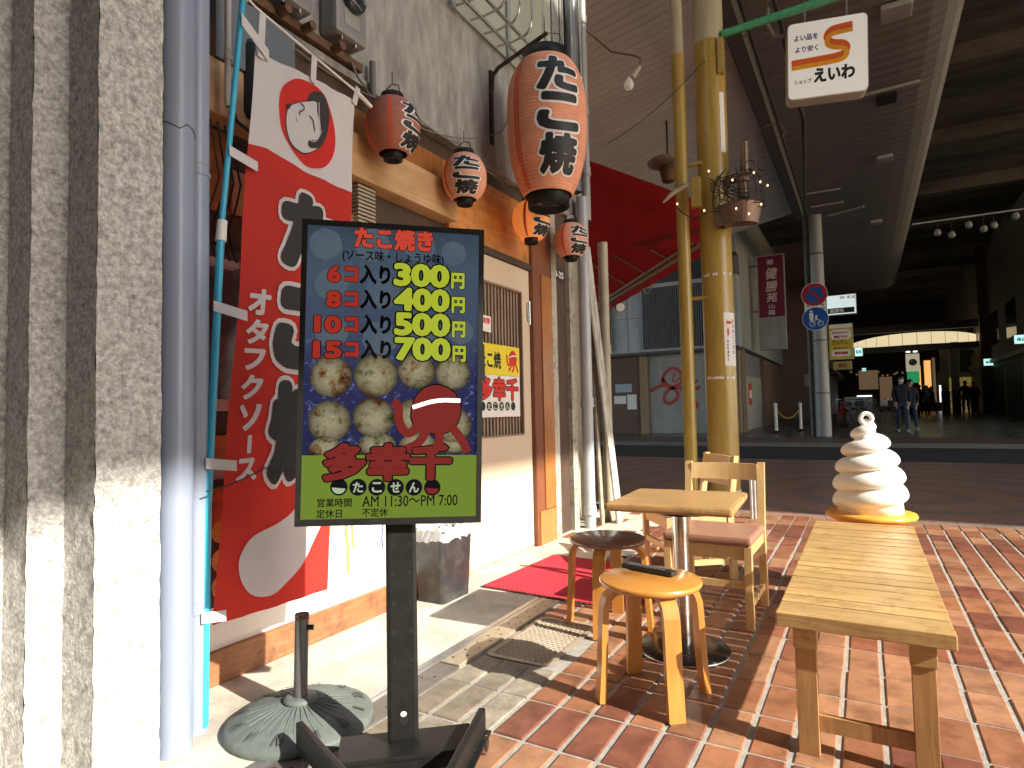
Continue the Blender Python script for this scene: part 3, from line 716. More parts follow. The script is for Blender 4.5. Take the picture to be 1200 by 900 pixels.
# window with steel guard rail above
uw = thing('upper_window', 'pale green upper window behind curved steel guard bars above the big lantern', 'window', (-2.42, 4.2, 4.0))
mb = MB(); mb.box(-2.5, -2.405, 3.45, 5.05, 3.98, 6.2); mb.build('pane', mat('pale_green_glass', (.42, .46, .38), .3, var=.1, scale=1.5), uw, True)
for y in (3.42, 4.2, 5.06): mb = MB(); mb.box(-2.42, -2.38, y, y + .05, 3.96, 6.2); mb.build('frame', m_panelg, uw, True)
guard = thing('window_guard', 'bright steel guard rail with bowed bars fixed below the upper window', 'guard rail', (-2.3, 4.2, 4))
for z, x in ((3.98, -2.30), (4.08, -2.24), (5.0, -2.12)):
    mb = MB(); mb.tube([(x, 3.2, z), (x, 5.05, z)], .014, 8); mb.build('rail', m_chrome, guard, True)
for i in range(10):
    y = 3.3 + i * .19; mb = MB()
    pts = [(-2.40, y, 4.0), (-2.28, y, 3.99)] + [(-2.18 + .09 * sin(a), y, 4.12 - .12 * cos(a)) for a in [k * pi / 12 for k in range(0, 7)]] + [(-2.10, y, 5.6)]
    mb.tube(pts, .009, 8); mb.build('bar', m_chrome, guard, True)
mb = MB()
for i in range(8): mb.box(-2.45, -2.41 + .015 * (i % 2), 5.08 + i * .055, 5.08 + i * .055 + .05, 3.3, 9)
tag(mb.build('ribbed_cladding', mat('grey_ribbed_sheet', (.26, .26, .24), .5, var=.08)), 'grey vertical ribbed cladding behind the top of the big lantern', 'cladding')

# hanging wires
w1 = MB(); w1.tube(cable([(-2.36, 1.9, 2.95), (-2.34, 2.62, 2.92), (-2.36, 3.28, 2.97), (-2.34, 4.0, 3.28), (-2.30, 4.2, 3.7)], .035, 10), .0045, 6)
tag(w1.build('lantern_cable', m_cable), 'thin grey cable sagging between the lantern hooks along the concrete edge', 'cable')
w1 = MB(); w1.tube(cable([(-2.20, 2.57, 2.92), (-2.25, 3.27, 2.89), (-2.24, 4.18, 2.84), (-2.22, 4.9, 2.86)], .05, 10), .0035, 6)
tag(w1.build('lantern_cable', m_cable), 'second thinner cable linking the tops of the four small lanterns', 'cable')

# ================================================================== LANTERNS
def lantern(name, label, loc, R, Hh, facing, small=True, txt='たこ焼', group='paper lanterns over the shop front', glow=0, mpaper=None, capx=(0, 0)):
    t = thing(name, label, 'paper lantern', loc, 0, group if small else None)
    if small: rad = lambda z: R * (max(0.02, 1 - abs(2 * z / Hh * .86) ** 2.1)) ** .5
    else:
        def rad(z):
            q = 2 * z / Hh
            return R * (.60 + .40 * (1 - abs(q - .12) ** 2.6 / (1.12 ** 2.6))) if q < .12 else R * (.66 + .34 * (1 - ((q - .12) / .88) ** 3.4))
    pitch = .0115 if small else .024; nr = int(Hh / pitch); prof = []
    for i in range(nr * 4 + 1):
        z = -Hh / 2 + Hh * i / (nr * 4); prof.append((rad(z) + (.0024 if small else .006) * abs(sin(pi * i / 4)), z))
    mb = MB(); mb.lathe(prof, 56, cap=False); mb.build('paper_shade', mpaper or m_paper, t)
    def S(u, v, d=0):
        a = facing + u / R; z = v; r = rad(z) + (.003 if small else .006) + d
        return Vector((r * cos(a), r * sin(a), z))
    # vertical red bands
    for k in range(3 if small else 4):
        mb = MB(); u0 = R * (-1.2 - k * 1.05); wd = .022 if small else .05
        nz = 30; vs = []
        for i in range(nz + 1):
            z = -Hh / 2 * .96 + Hh * .96 * i / nz
            for u in (u0, u0 + wd): vs.append(S(u, z, 0))
        mb._add(vs, [(2 * i, 2 * i + 1, 2 * i + 3, 2 * i + 2) for i in range(nz)], True); mb.build('red_band', m_redl, t)
    n = len(txt); top, bot = (.36, -.47) if small else (.44, -.42); hh = Hh * (top - bot) / n
    for i, ch in enumerate(txt):
        if small: wv = R * .64
        else: wv = R * .54
        zc = Hh * top - hh * (i + .5); h2 = hh * .47
        cut = (.012, .012) if small else (.02, .0075)
        mb = MB(); text_bb(mb, ch, S, (-wv, wv, zc - h2, zc + h2), .0008, .105, ref=.045, cuts=cut, shear=.06); mb.build('letter_outline', m_inkw, t)
        mb = MB(); text_bb(mb, ch, S, (-wv, wv, zc - h2, zc + h2), .0022, .055, ref=.045, cuts=cut, shear=.06); mb.build('letter', m_ink, t)
    rc = rad(Hh / 2) ; cr = .062 if small else .165
    ch_ = .035 if small else .085
    mb = MB(); mb.lathe([(cr, Hh / 2 - .012), (cr + .004, Hh / 2), (cr, Hh / 2 + ch_), (cr - .012, Hh / 2 + ch_), (cr - .014, Hh / 2 + .004), (.002, Hh / 2 + .003)], 32, cap=False); mb.build('top_ring', m_blackm, t)
    cb_ = .052 if small else .15
    mb = MB(); mb.lathe([(.002, -Hh / 2 - ch_ * .5), (cb_ - .016, -Hh / 2 - ch_ * .5), (cb_ - .014, -Hh / 2 - ch_), (cb_, -Hh / 2 - ch_), (cb_ + .003, -Hh / 2), (cb_, -Hh / 2 + .012)], 32, cap=False); mb.build('bottom_ring', m_blackm, t)
    mb = MB()
    for k in range(3): a = facing + k * 2.1; mb.cyl((cb_ * .5 * cos(a), cb_ * .5 * sin(a), -Hh / 2 - ch_ * .52), (cb_ * .5 * cos(a), cb_ * .5 * sin(a), -Hh / 2 - ch_ * .6), cb_ * .16, n=12)
    mb.build('vent_holes', m_chrome, t)
    mb = MB(); z = Hh / 2 + ch_
    mb.tube([(cr - .006, 0, z - .01), (cr * .7, 0, z + cr * .7), (0, 0, z + cr), (-cr * .7, 0, z + cr * .7), (-cr + .006, 0, z - .01)], .003, 6); mb.tube([(0, 0, z + cr), (0, 0, z + cr + (.07 if small else .12))], .003, 6); mb.build('hanger', m_wire, t)
    return t
def face_cam(x, y, off): return atan2(-y, -x) + off
m_paper_r = mat('faded_red_lantern_paper', (.42, .15, .10), .75, var=.2, scale=5, dirt=(.20, .10, .08), dscale=7)
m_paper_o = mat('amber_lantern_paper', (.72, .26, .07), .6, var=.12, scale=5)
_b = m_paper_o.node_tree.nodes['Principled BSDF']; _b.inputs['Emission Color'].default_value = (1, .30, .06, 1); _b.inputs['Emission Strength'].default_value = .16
m_paper_p = mat('pink_lantern_paper', (.76, .36, .24), .7, var=.12, scale=6)
lantern('paper_lantern', 'small dark red round lantern nearest the flag, lettering turned to its right edge', (-2.20, 2.57, 2.70), .148, .30, face_cam(-2.2, 2.57, 1.02), mpaper=m_paper_r)
lantern('paper_lantern', 'small pinkish round lantern showing its lettering full face, second from the flag', (-2.20, 3.27, 2.645), .142, .29, face_cam(-2.2, 3.27, .08), mpaper=m_paper_p)
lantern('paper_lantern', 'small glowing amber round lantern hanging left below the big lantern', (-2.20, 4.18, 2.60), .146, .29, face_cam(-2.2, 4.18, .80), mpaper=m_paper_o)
lantern('paper_lantern', 'small orange round lantern touching the grey pipe, farthest right', (-2.20, 4.93, 2.62), .150, .29, face_cam(-2.2, 4.93, .62), mpaper=m_paper_p)
big = lantern('big_lantern', 'big tall orange paper lantern with three large black characters under an iron bracket', (-1.94, 3.97, 3.17), .285, .98, face_cam(-1.94, 3.97, .30), small=False)
br_ = thing('lantern_bracket', 'rusty black iron bracket holding the big lantern off the concrete wall', 'bracket', (-2.42, 3.97, 3.6))
mb = MB(); mb.box(0, .022, -.02, .02, -.42, .16, bev=.004); mb.tube([(.02, 0, .02), (.03, 0, .12), (.08, 0, .165), (.5, 0, .30)], .016, 8); mb.build('arm', mat('black_rusted_iron', (.05, .035, .028), .6, .3, var=.4, scale=25, dirt=(.2, .1, .05), dscale=12), br_)
mb = MB(); mb.tube([(.48, 0, .30), (.485, 0, .24), (.48, 0, .20)], .004, 6); mb.build('hook', m_wire, br_)

# ================================================================== FLAG
TLf, TRf, BLf, BRf = (1.61, 2.61), (2.19, 2.66), (1.43, .36), (1.98, .35)
def FL(s, t, d=0):
    y = (TLf[0] * (1 - s) + TRf[0] * s) * (1 - t) + (BLf[0] * (1 - s) + BRf[0] * s) * t
    z = (TLf[1] * (1 - s) + TRf[1] * s) * (1 - t) + (BLf[1] * (1 - s) + BRf[1] * s) * t
    x = -2.10 + .010 * sin(5 * s + 6 * t) * (s * .8 + .2) + .006 * sin(17 * t + 3 * s) + .004 * sin(23 * s - 9 * t)
    return Vector((x + d, y, z))
flag = thing('banner_flag', 'tall red and white banner flag with a face emblem, hung on a cyan pole', 'flag', (-2.1, 1.4, 0))
bnd = [(0, .175), (.131, .173), (.281, .178), (.475, .189), (.716, .194), (1, .204)]
def bv_(s):
    for a, b in zip(bnd, bnd[1:]):
        if s <= b[0]: return a[1] + (b[1] - a[1]) * (s - a[0]) / (b[0] - a[0])
    return bnd[-1][1]
def grid(name, m, tf, n, k, parent, d=0):
    mb = MB(); vs = []
    for j in range(k + 1):
        for i in range(n + 1): vs.append(FL(i / n, tf(i / n, j / k), d))
    mb._add(vs, [(j * (n + 1) + i, j * (n + 1) + i + 1, (j + 1) * (n + 1) + i + 1, (j + 1) * (n + 1) + i) for j in range(k) for i in range(n)], True)
    return mb.build(name, m, parent, True)
m_fw = cloth('white_flag_cloth', (.76, .75, .76), .3); m_fr = cloth('red_flag_cloth', (.72, .045, .03), .4)
m_fk = cloth('flag_black_print', (.035, .03, .03), .05); m_fr2 = cloth('flag_red_print', (.70, .03, .02), .25)
wc = grid('white_cloth', m_fw, lambda s, q: bv_(s) * q, 14, 12, flag)
rc = grid('red_cloth', m_fr, lambda s, q: bv_(s) + (1 - bv_(s)) * q, 14, 60, flag)
def fpoly(name, pts, m, d, it=2, parent=None):
    b = MB(); P = smooth_poly(pts, it) if it else pts
    b2 = bmesh.new(); q_ = [b2.verts.new((u, v, 0)) for u, v in P]
    for t in tessellate_polygon([[Vector((u, v, 0)) for u, v in P]]): b2.faces.new([q_[i] for i in t])
    for ax, st in ((0, .09), (1, .02)):
        q = -.2
        while q < 1.2:
            bmesh.ops.bisect_plane(b2, geom=b2.verts[:] + b2.edges[:] + b2.faces[:], plane_co=(q, 0, 0) if ax == 0 else (0, q, 0), plane_no=(1, 0, 0) if ax == 0 else (0, 1, 0), dist=1e-6); q += st
    idx = {v: i for i, v in enumerate(b2.verts)}
    b._add([FL(v.co.x, v.co.y, d) for v in b2.verts], [[idx[v] for v in f.verts] for f in b2.faces], True); b2.free()
    return b.build(name, m, parent or flag, True)
oval = [(.354, .008), (.265, .025), (.222, .044), (.215, .071), (.234, .099), (.264, .12), (.332, .142), (.409, .159), (.502, .17), (.604, .171), (.698, .163), (.782, .142), (.819, .114), (.809, .081), (.763, .052), (.702, .032), (.625, .013), (.5, .002)]
oval = [(u, v + .008) for u, v in oval]
fc = [(.303, .074), (.355, .064), (.433, .053), (.571, .037), (.695, .04), (.713, .067), (.688, .102), (.641, .124), (.594, .138), (.496, .152), (.415, .152), (.348, .144), (.309, .126), (.286, .105), (.287, .086)]
hr = [(.457, .051), (.484, .031), (.531, .02), (.609, .019), (.676, .034), (.711, .06), (.711, .089), (.674, .116), (.626, .132), (.526, .138), (.512, .122), (.613, .116), (.631, .091), (.599, .074), (.569, .058), (.559, .038)]
sh = lambda P, k=.004: [(u, v + k) for u, v in P]
emb = fpoly('emblem_oval', oval, m_fr2, .003)
cxf = sum(p[0] for p in fc) / len(fc); cyf = sum(p[1] for p in fc) / len(fc)
fpoly('face_outline', [(cxf + (u - cxf) * 1.04, cyf + (v - cyf) * 1.045) for u, v in sh(fc)], m_fk, .0045, parent=emb)
fpoly('face', sh(fc), m_fw, .006, parent=emb)
fpoly('hair', sh(hr), m_fk, .0075, 1, parent=emb)
fpoly('bun', sh([(.266, .078), (.286, .069), (.318, .071), (.291, .084)]), m_fk, .0075, 1, parent=emb)
for pts, wd in (([(.386, .065), (.435, .066), (.438, .074), (.384, .083), (.40, .088)], .010), ([(.498, .079), (.541, .083), (.557, .096), (.568, .105)], .010), ([(.575, .045), (.60, .078), (.618, .095)], .006), ([(.51, .122), (.56, .128), (.605, .12), (.635, .098)], .006)):
    b = MB(); FS = lambda u, v, d=0: FL(u, v / 4.0, d); ribbon(b, [(u, v * 4.0) for u, v in pts], wd, FS, .009, 2)
    b.build('line', m_fw if wd == .006 else m_fk, emb, True)
fpoly('lip', sh([(.36, .09), (.373, .097), (.398, .1), (.365, .098)]), m_red, .009, 1, parent=emb)
def ftext(s, box, bold, m, d, parent=flag, name='letter', ref=None, shear=0):
    u0, u1, v0, v1 = box
    F2 = lambda u, v, d=0: FL(u, -v, d)
    b = MB(); text_bb(b, s, F2, (u0, u1, -v1, -v0), d, bold, ref=ref, cuts=(.08, .02), shear=shear); return b.build(name, m, parent, True)
for ch, (a, c) in zip('たこ焼き', ((.238, .382), (.425, .575), (.60, .780), (.80, .93))):
    bx_ = (.325, .86, a, c)
    if ch == 'き': continue
    ftext(ch, bx_, .135, m_fw, .007, name='letter_outline', ref=.06); ftext(ch, bx_, .085, m_fk, .0105, ref=.06)
for ch, (a, c) in zip('オタフクソー', ((.435, .482), (.49, .534), (.542, .580), (.588, .632), (.640, .686), (.694, .725))):
    if ch == 'ー': fpoly('letter', [(.165, a), (.20, a), (.195, c), (.16, c)], m_fw, .004, 0); continue
    ftext(ch, (.08, .26, a, c), .045, m_fw, .006)
ftext('ス', (.075, .245, .733, .772), .045, m_fw, .006)
fpoly('white_gourd_shape', [(.80, .74), (.72, .775), (.643, .811), (.617, .828), (.558, .845), (.439, .855), (.241, .868), (.154, .892), (.142, .914), (.184, .944), (.275, .969), (.392, .979), (.509, .974), (.658, .952), (.80, .915), (.93, .86), (.97, .80), (.90, .76)], m_fw, .006)
for u in (.17, .42):   # faint reversed writing showing through the cloth
    pass
pole = MB(); pole.tube([(-2.095, 1.390, .02), (-2.095, 1.395, .40), (-2.095, 1.40, .78), (-2.095, 1.455, 1.84)], .0145, 14); pole.tube([(-2.095, 1.455, 1.84), (-2.095, 1.55, 2.80)], .0115, 14)
pole.build('pole', m_teal, flag, True)
mb = MB(); mb.cyl((-2.095, 1.453, 1.79), (-2.095, 1.460, 1.87), .020, .018, n=16); mb.build('joint', m_plastic_w, flag, True); mb = MB(); mb.cyl((-2.095, 1.549, 2.79), (-2.095, 1.552, 2.86), .021, n=16); mb.build('joint', m_plastic_w, flag, True)
mb = MB(); mb.tube([(-2.085, 1.50, 2.83), (-2.085, 1.60, 2.785), (-2.085, 1.90, 2.735), (-2.085, 2.18, 2.69)], .0055, 8); mb.cyl((-2.085, 2.17, 2.692), (-2.085, 2.275, 2.66), .011, .009, n=12); mb.build('cross_arm', m_plastic_w, flag, True)
def clip(pts):
    b = MB(); q = [Vector(p) for p in pts]
    b._add(q + [v + Vector((.002, 0, 0)) for v in q], [(0, 1, 2, 3), (4, 7, 6, 5), (0, 4, 5, 1), (1, 5, 6, 2), (2, 6, 7, 3), (3, 7, 4, 0)]); b.build('tab', m_fw, flag, True)
for t_, yl in ((.214, 1.495), (.485, 1.43), (.742, 1.40), (.985, 1.385)):
    a = FL(.065 if t_ > .1 else 0, t_, .008); clip([(-2.078, yl - .018, a.z + .035), (-2.084, a.y, a.z + .016), (-2.084, a.y, a.z - .024), (-2.078, yl - .018, a.z - .004)])
for s_, gp_ in ((.03, .16), (.50, .10), (.97, .055)):
    a = FL(s_, 0, .008); clip([(-2.076, a.y - .015, a.z + gp_), (-2.076, a.y + .015, a.z + gp_ - .005), (a.x, a.y + .015, a.z - .025), (a.x, a.y - .015, a.z - .02)])
clip([(-2.077, 1.53, 2.72), (-2.08, 1.66, 2.635), (-2.08, 1.66, 2.585), (-2.077, 1.53, 2.67)])
mb = MB(); mb.tube(cable([(-2.04, 1.36, .86), (-2.06, 1.62, .92), (-2.03, 1.95, .87), (-1.7, 2.1, .80)], .01, 8), .003, 6)
tag(mb.build('string', m_wire), 'thin black string crossing in front of the red flag near the last white letter', 'string')
# poster on the wall, visible left of the flag
po = thing('food_poster', 'dark food poster with red lettering peeking out left of the banner flag', 'poster', (-2.40, 1.6, .5))
mb = MB(); mb.box(-2.392, -2.388, 1.50, 1.86, .33, .86); mb.build('sheet', mat('poster_black', (.03, .02, .018), .4), po, True)
F = frame((-2.388, 1.50, .33), (0, 1, 0), (0, 0, 1))
mb = MB(); mb.sheet(smooth_poly([(.06, .27), (.20, .31), (.32, .42), (.25, .50), (.08, .50)]), F, .001); mb.build('sausage', mat('poster_meat', (.45, .10, .04), .4, var=.4, scale=20), po, True)
for v_ in (.28, .16, .05): mb = MB(); mb.sheet(ell(.15, v_ + .03, .035, .045), F, .0015); mb.build('fried_ball', mat('poster_ball', (.65, .33, .07), .4, var=.4, scale=30), po, True)
for i, ch in enumerate('チーズボール'): mb = MB(); text_bb(mb, ch, F, (.065, .095, .28 - i * .045, .315 - i * .045), .002, .05); mb.build('letter', m_redl if i % 2 else m_red, po, True)

# poster on the door
dp = thing('door_poster', 'yellow and white shop poster with red lettering taped on the lattice door', 'poster', (-2.41, 4, 1.3))
mb = MB(); mb.box(-2.421, -2.418, 3.72, 4.338, 1.083, 1.40); mb.build('white_half', m_inkw, dp, True)
mb = MB(); mb.box(-2.421, -2.418, 3.72, 4.342, 1.402, 1.636); mb.build('yellow_half', m_yel, dp, True)
F = frame((-2.418, 0, 0), (0, 1, 0), (0, 0, 1))
mb = MB(); text_bb(mb, 'たこ焼', F, (3.735, 4.05, 1.45, 1.58), .001, .035); mb.build('lettering', m_ink, dp, True)
def logo(parent, F, box, d, lw=1, ml=m_red, mo=m_ink, W=True):
    mb = MB(); text_bb(mb, '多幸千', F, box, d, .075, ref=.03); mb.build('logo_outline', mo, parent, W)
    mb = MB(); text_bb(mb, '多幸千', F, box, d + .0006, .04, ref=.03); mb.build('logo_letters', ml, parent, W)
logo(dp, F, (3.73, 4.31, 1.21, 1.385), .001)
def octopus(parent, F, cx, cy, r, d, mr, mo, W=True):
    dome = smooth_poly([(cx - .95 * r, cy - .55 * r), (cx - 1.0 * r, cy + .25 * r), (cx - .6 * r, cy + .95 * r), (cx + .15 * r, cy + 1.15 * r), (cx + .85 * r, cy + .7 * r), (cx + 1.0 * r, cy), (cx + .7 * r, cy - .7 * r), (cx, cy - .9 * r)])
    mb = MB(); mb.sheet([(cx + (u - cx) * 1.05, cy + (v - cy) * 1.05) for u, v in dome], F, d); mb.build('head_edge', mo, parent, W)
    mb = MB(); mb.sheet(dome, F, d + .0006); mb.build('head', mr, parent, W)
    mb = MB()
    for k, pts in enumerate(([(-.7, -.5), (-1.15, -.9), (-1.5, -.3), (-1.45, .3), (-1.7, .45)], [(-.4, -.7), (-.7, -1.2), (-1.2, -1.4)], [(.1, -.8), (.1, -1.3), (-.3, -1.6)], [(.6, -.6), (1.0, -1.1), (1.2, -1.6)])):
        ribbon(mb, [(cx + a * r, cy + b * r) for a, b in pts], r * .34, F, d + .0003 + k * .0001)
    mb.build('arms', mr, parent, W)
    mb = MB(); ribbon(mb, [(cx - .93 * r, cy + .22 * r), (cx, cy + .50 * r), (cx + .95 * r, cy + .45 * r)], r * .16, F, d + .001); mb.build('headband', m_inkw, parent, W)
octopus(dp, F, 4.235, 1.535, .062, .001, m_red, m_ink)
for i, ch in enumerate('●たこせん●'):
    x = 3.778 + i * .089; mb = MB(); mb.sheet(ell(x, 1.165, .036, .034), F, .001); mb.build('dot', m_ink, dp, True)
    if ch != '●': mb = MB(); text_bb(mb, ch, F, (x - .022, x + .022, 1.143, 1.187), .002, .03); mb.build('letter', mat('print_pale_green', (.6, .75, .45), .5) if i == 1 else bpy.data.materials['print_pale_green'], dp, True)
ns = thing('notice_card', 'small white card with red characters taped above the poster on the door lattice', 'notice', (-2.41, 3.85, 1.78))
mb = MB(); mb.box(-2.421, -2.418, 3.76, 3.915, 1.72, 1.84); mb.build('card', m_inkw, ns, True)
mb = MB(); text_bb(mb, '禁煙', F, (3.79, 3.90, 1.78, 1.825), .001, .03); mb.build('lettering', m_red, ns, True)

# ================================================================== LCD SIGN
sign = thing('digital_price_sign', 'black framed upright screen on a post showing takoyaki prices in red and yellow', 'digital sign', (-1.33, 1.57, 0))
A_ = Vector((-1.54, 1.31, .765)); Ug = Vector((.46, .39, 0)).normalized(); tl = radians(-1.7)
Ul = Ug * cos(tl) + Vector((0, 0, 1)) * sin(tl); Vl = -Ug * sin(tl) + Vector((0, 0, 1)) * cos(tl); Nl = Ul.cross(Vl)
O0 = A_ + Ug * .006 + Vector((0, 0, .016))
def cv(u, v):   # measured (u,v) -> tilted frame coordinates
    p = Ug * (u - .006) + Vector((0, 0, v - .016)); return p.dot(Ul), p.dot(Vl)
L_ = lambda u, v, d=0: O0 + Ul * u + Vl * v + Nl * d
def LM(u, v, d=0): a, b = cv(u, v); return L_(a, b, d)
Wd, Hd, bz = .578, .962, .0165
mb = MB()
for a in ((0, Wd, 0, bz + .004), (0, Wd, Hd - bz, Hd), (0, bz, bz + .004, Hd - bz), (Wd - bz, Wd, bz + .004, Hd - bz)):
    T = Matrix((Ul, Vl, Nl)).transposed().to_4x4(); T.translation = O0; mb.box(a[0], a[1], a[2], a[3], -.045, 0, T)
mb.build('bezel', m_blackm, sign, True)
mb = MB(); mb.box(bz * .5, Wd - bz * .5, bz * .5, Hd - bz * .5, -.05, -.012, T); mb.build('housing', m_black, sign, True)
# screen background: blue grey display with soft cloudy patches of tray foil
m_scr, n, b = _new('lit_screen'); b.inputs['Specular IOR Level'].default_value = .35; b.inputs['Base Color'].default_value = (.004, .004, .005, 1); b.inputs['Roughness'].default_value = .12
v = _tex(n, (1, 1, 1)); sep = n.nodes.new('ShaderNodeSeparateXYZ'); n.links.new(v.outputs[0], sep.inputs[0])
mr = n.nodes.new('ShaderNodeMapRange'); mr.inputs[1].default_value = .765; mr.inputs[2].default_value = 1.73; n.links.new(sep.outputs[2], mr.inputs[0])
rp = _ramp(n, mr.outputs[0], [(.2, (.012, .013, .06)), (.50, (.018, .022, .09)), (.62, (.05, .068, .12)), (.85, (.065, .095, .135)), (1, (.04, .06, .085))])
n1 = _noise(n, v.outputs[0], 38, 6, .8); r1 = _ramp(n, n1.outputs[0], [(.56, (0, 0, 0)), (.66, (.20, .26, .50))])
msk = _ramp(n, mr.outputs[0], [(.42, (1, 1, 1)), (.64, (.12, .12, .12))])
m1 = n.nodes.new('ShaderNodeMixRGB'); m1.blend_type = 'MULTIPLY'; m1.inputs[0].default_value = 1; n.links.new(r1.outputs[0], m1.inputs[1]); n.links.new(msk.outputs[0], m1.inputs[2])
m2 = n.nodes.new('ShaderNodeMixRGB'); m2.blend_type = 'ADD'; m2.inputs[0].default_value = 1; n.links.new(rp.outputs[0], m2.inputs[1]); n.links.new(m1.outputs[0], m2.inputs[2])
n.links.new(m2.outputs[0], b.inputs['Emission Color']); b.inputs['Emission Strength'].default_value = .31
mb = MB(); mb.sheet([(bz, bz + .004), (Wd - bz, bz + .004), (Wd - bz, Hd - bz), (bz, Hd - bz)], L_, -.008); scr = mb.build('screen', m_scr, sign, True)
e_red = emis('screen_red', (.34, .025, .014), .37); e_redb = emis('screen_bright_red', (.55, .055, .03), .37); e_drk = emis('screen_dark_red', (.20, .015, .012), .37)
e_yel = emis('screen_yellow_green', (.40, .47, .03), .37); e_grn = emis('screen_olive_green', (.17, .25, .025), .34); e_blk = mat('screen_black', (.003, .003, .004), .12, var=0)
e_pal = emis('screen_pale', (.30, .36, .24), .5)
m_ballm, n, b = _new('screen_ball_picture'); b.inputs['Specular IOR Level'].default_value = .35; b.inputs['Base Color'].default_value = (.004, .004, .004, 1); b.inputs['Roughness'].default_value = .12
v = _tex(n, (1, 1, 1)); t1 = _noise(n, v.outputs[0], 15, 7, .72); rp = _ramp(n, t1.outputs[0], [(.33, (.03, .09, .015)), (.38, (.26, .22, .10)), (.47, (.50, .46, .30)), (.54, (.40, .33, .18)), (.60, (.28, .13, .045)), (.66, (.07, .025, .012))])
tg = n.nodes.new('ShaderNodeTexCoord'); sb = n.nodes.new('ShaderNodeVectorMath'); sb.operation = 'SUBTRACT'; sb.inputs[1].default_value = (.5, .5, .5); n.links.new(tg.outputs['Generated'], sb.inputs[0])
sb2 = n.nodes.new('ShaderNodeVectorMath'); sb2.operation = 'MULTIPLY'; sb2.inputs[1].default_value = (1, 0, 1); n.links.new(sb.outputs[0], sb2.inputs[0]); le = n.nodes.new('ShaderNodeVectorMath'); le.operation = 'LENGTH'; n.links.new(sb2.outputs[0], le.inputs[0])
r5 = _ramp(n, le.outputs['Value'], [(.12, (1, 1, 1)), (.36, (.62, .60, .55)), (.50, (.12, .10, .08))]); m5 = n.nodes.new('ShaderNodeMixRGB'); m5.blend_type = 'MULTIPLY'; m5.inputs[0].default_value = 1; n.links.new(rp.outputs[0], m5.inputs[1]); n.links.new(r5.outputs[0], m5.inputs[2])
n.links.new(m5.outputs[0], b.inputs['Emission Color']); b.inputs['Emission Strength'].default_value = .24
m_ballf, n, b = _new('screen_faded_ball_picture'); b.inputs['Specular IOR Level'].default_value = .35; b.inputs['Base Color'].default_value = (.004, .004, .004, 1); b.inputs['Roughness'].default_value = .12
v = _tex(n, (1, 1, 1)); t1 = _noise(n, v.outputs[0], 14, 5, .6); rp = _ramp(n, t1.outputs[0], [(.35, (.075, .11, .155)), (.65, (.10, .13, .16))])
n.links.new(rp.outputs[0], b.inputs['Emission Color']); b.inputs['Emission Strength'].default_value = .31
rb = random.Random(4)
def blob(cx, cy, r, d, m, vmin=None):
    P = [(cx + r * (1 + rb.uniform(-.05, .05)) * cos(a * pi / 14), cy + r * (1 + rb.uniform(-.05, .05)) * sin(a * pi / 14)) for a in range(28)]
    if vmin is not None: P = [(u, max(v, vmin)) for u, v in P]
    P = [(min(max(u, .05 - .02 * (1 - v)), .575), v) for u, v in P]
    mb = MB(); mb.sheet(P, LM, d); mb.build('ball_picture', m, scr, True)
for cx, cy, r in ((.105, .90, .05), (.25, .90, .055), (.40, .90, .05), (.51, .88, .04), (.12, .77, .05), (.28, .75, .055), (.45, .74, .05), (.12, .62, .05), (.27, .60, .055), (.42, .62, .05), (.53, .62, .04)): blob(cx, cy, r, -.0074, m_ballf)
for cx, cy, r in ((.118, .478, .066), (.256, .480, .070), (.385, .493, .060), (.500, .487, .058), (.112, .338, .066), (.248, .346, .065), (.372, .345, .058), (.500, .318, .058), (.10, .235, .055), (.256, .24, .062), (.384, .24, .06), (.50, .235, .05)): blob(cx, cy, r, -.0070, m_ballm, .225)
a0, a1 = cv(.03, .232), cv(.565, .224)
mb = MB(); mb.sheet([(bz, bz + .004), (Wd - bz, bz + .004), (Wd - bz, .218), (bz, .218)], L_, -.0066); mb.build('green_band', e_grn, scr, True)
def lt(name, s, u0, u1, v0, v1, m, bold=.03, outl=None, d=-.006, shear=0, sp=1):
    a = cv(u0, v0); c = cv(u1, v1); box = (a[0], c[0], a[1], c[1])
    if outl:
        mb = MB(); text_bb(mb, s, L_, box, d, bold + outl, ref=bold, sp=sp, shear=shear); mb.build(name + '_edge', e_blk, scr, True)
    mb = MB(); text_bb(mb, s, L_, box, d + .0006, bold, sp=sp, shear=shear); mb.build(name, m, scr, True)
lt('title', 'たこ焼き', .192, .445, .888, .955, e_redb, .055, .03)
lt('subtitle', '(ソース味・しょうゆ味)', .155, .478, .845, .876, e_blk, .02)
for i, (q, pr_, u0) in enumerate((('6', '300', .112), ('8', '400', .107), ('10', '500', .070), ('15', '700', .066))):
    yc = .803 - i * .0803
    lt('count', q, u0 - .004, .152, yc - .026, yc + .028, e_red, .06, .03)
    lt('counter', 'コ', .160, .204, yc - .024, yc + .025, e_red, .07, .03)
    lt('suffix', '入り', .208, .306, yc - .029, yc + .031, e_blk, .05)
    lt('price', pr_, .314, .496, yc - .034, yc + .037, e_yel, .055, .045)
    lt('yen', '円', .500, .545, yc - .040, yc + .012, e_yel, .05, .04)
mb = MB(); octo_r = .066
octopus(scr, LM, .446, .358, .082, -.0064, e_drk, e_blk)
lt('logo', '多幸千', .09, .495, .150, .258, e_drk, .055, .035)
for i, ch in enumerate('●たこせん●'):
    x = .139 + i * .0580; y = .131 - i * .0026; mb = MB(); mb.sheet(ell(x, y, .0265, .0265), LM, -.006); mb.build('dot', e_blk, scr, True)
    if ch != '●': lt('dot_letter', ch, x - .016, x + .016, y - .016, y + .016, e_pal, .03, d=-.0056)
    else: mb = MB(); mb.sheet(ell(x, y, .021, .021, 12, pi, 2 * pi), LM, -.0054); mb.build('dot_mark', e_pal if i == 0 else e_drk, scr, True)
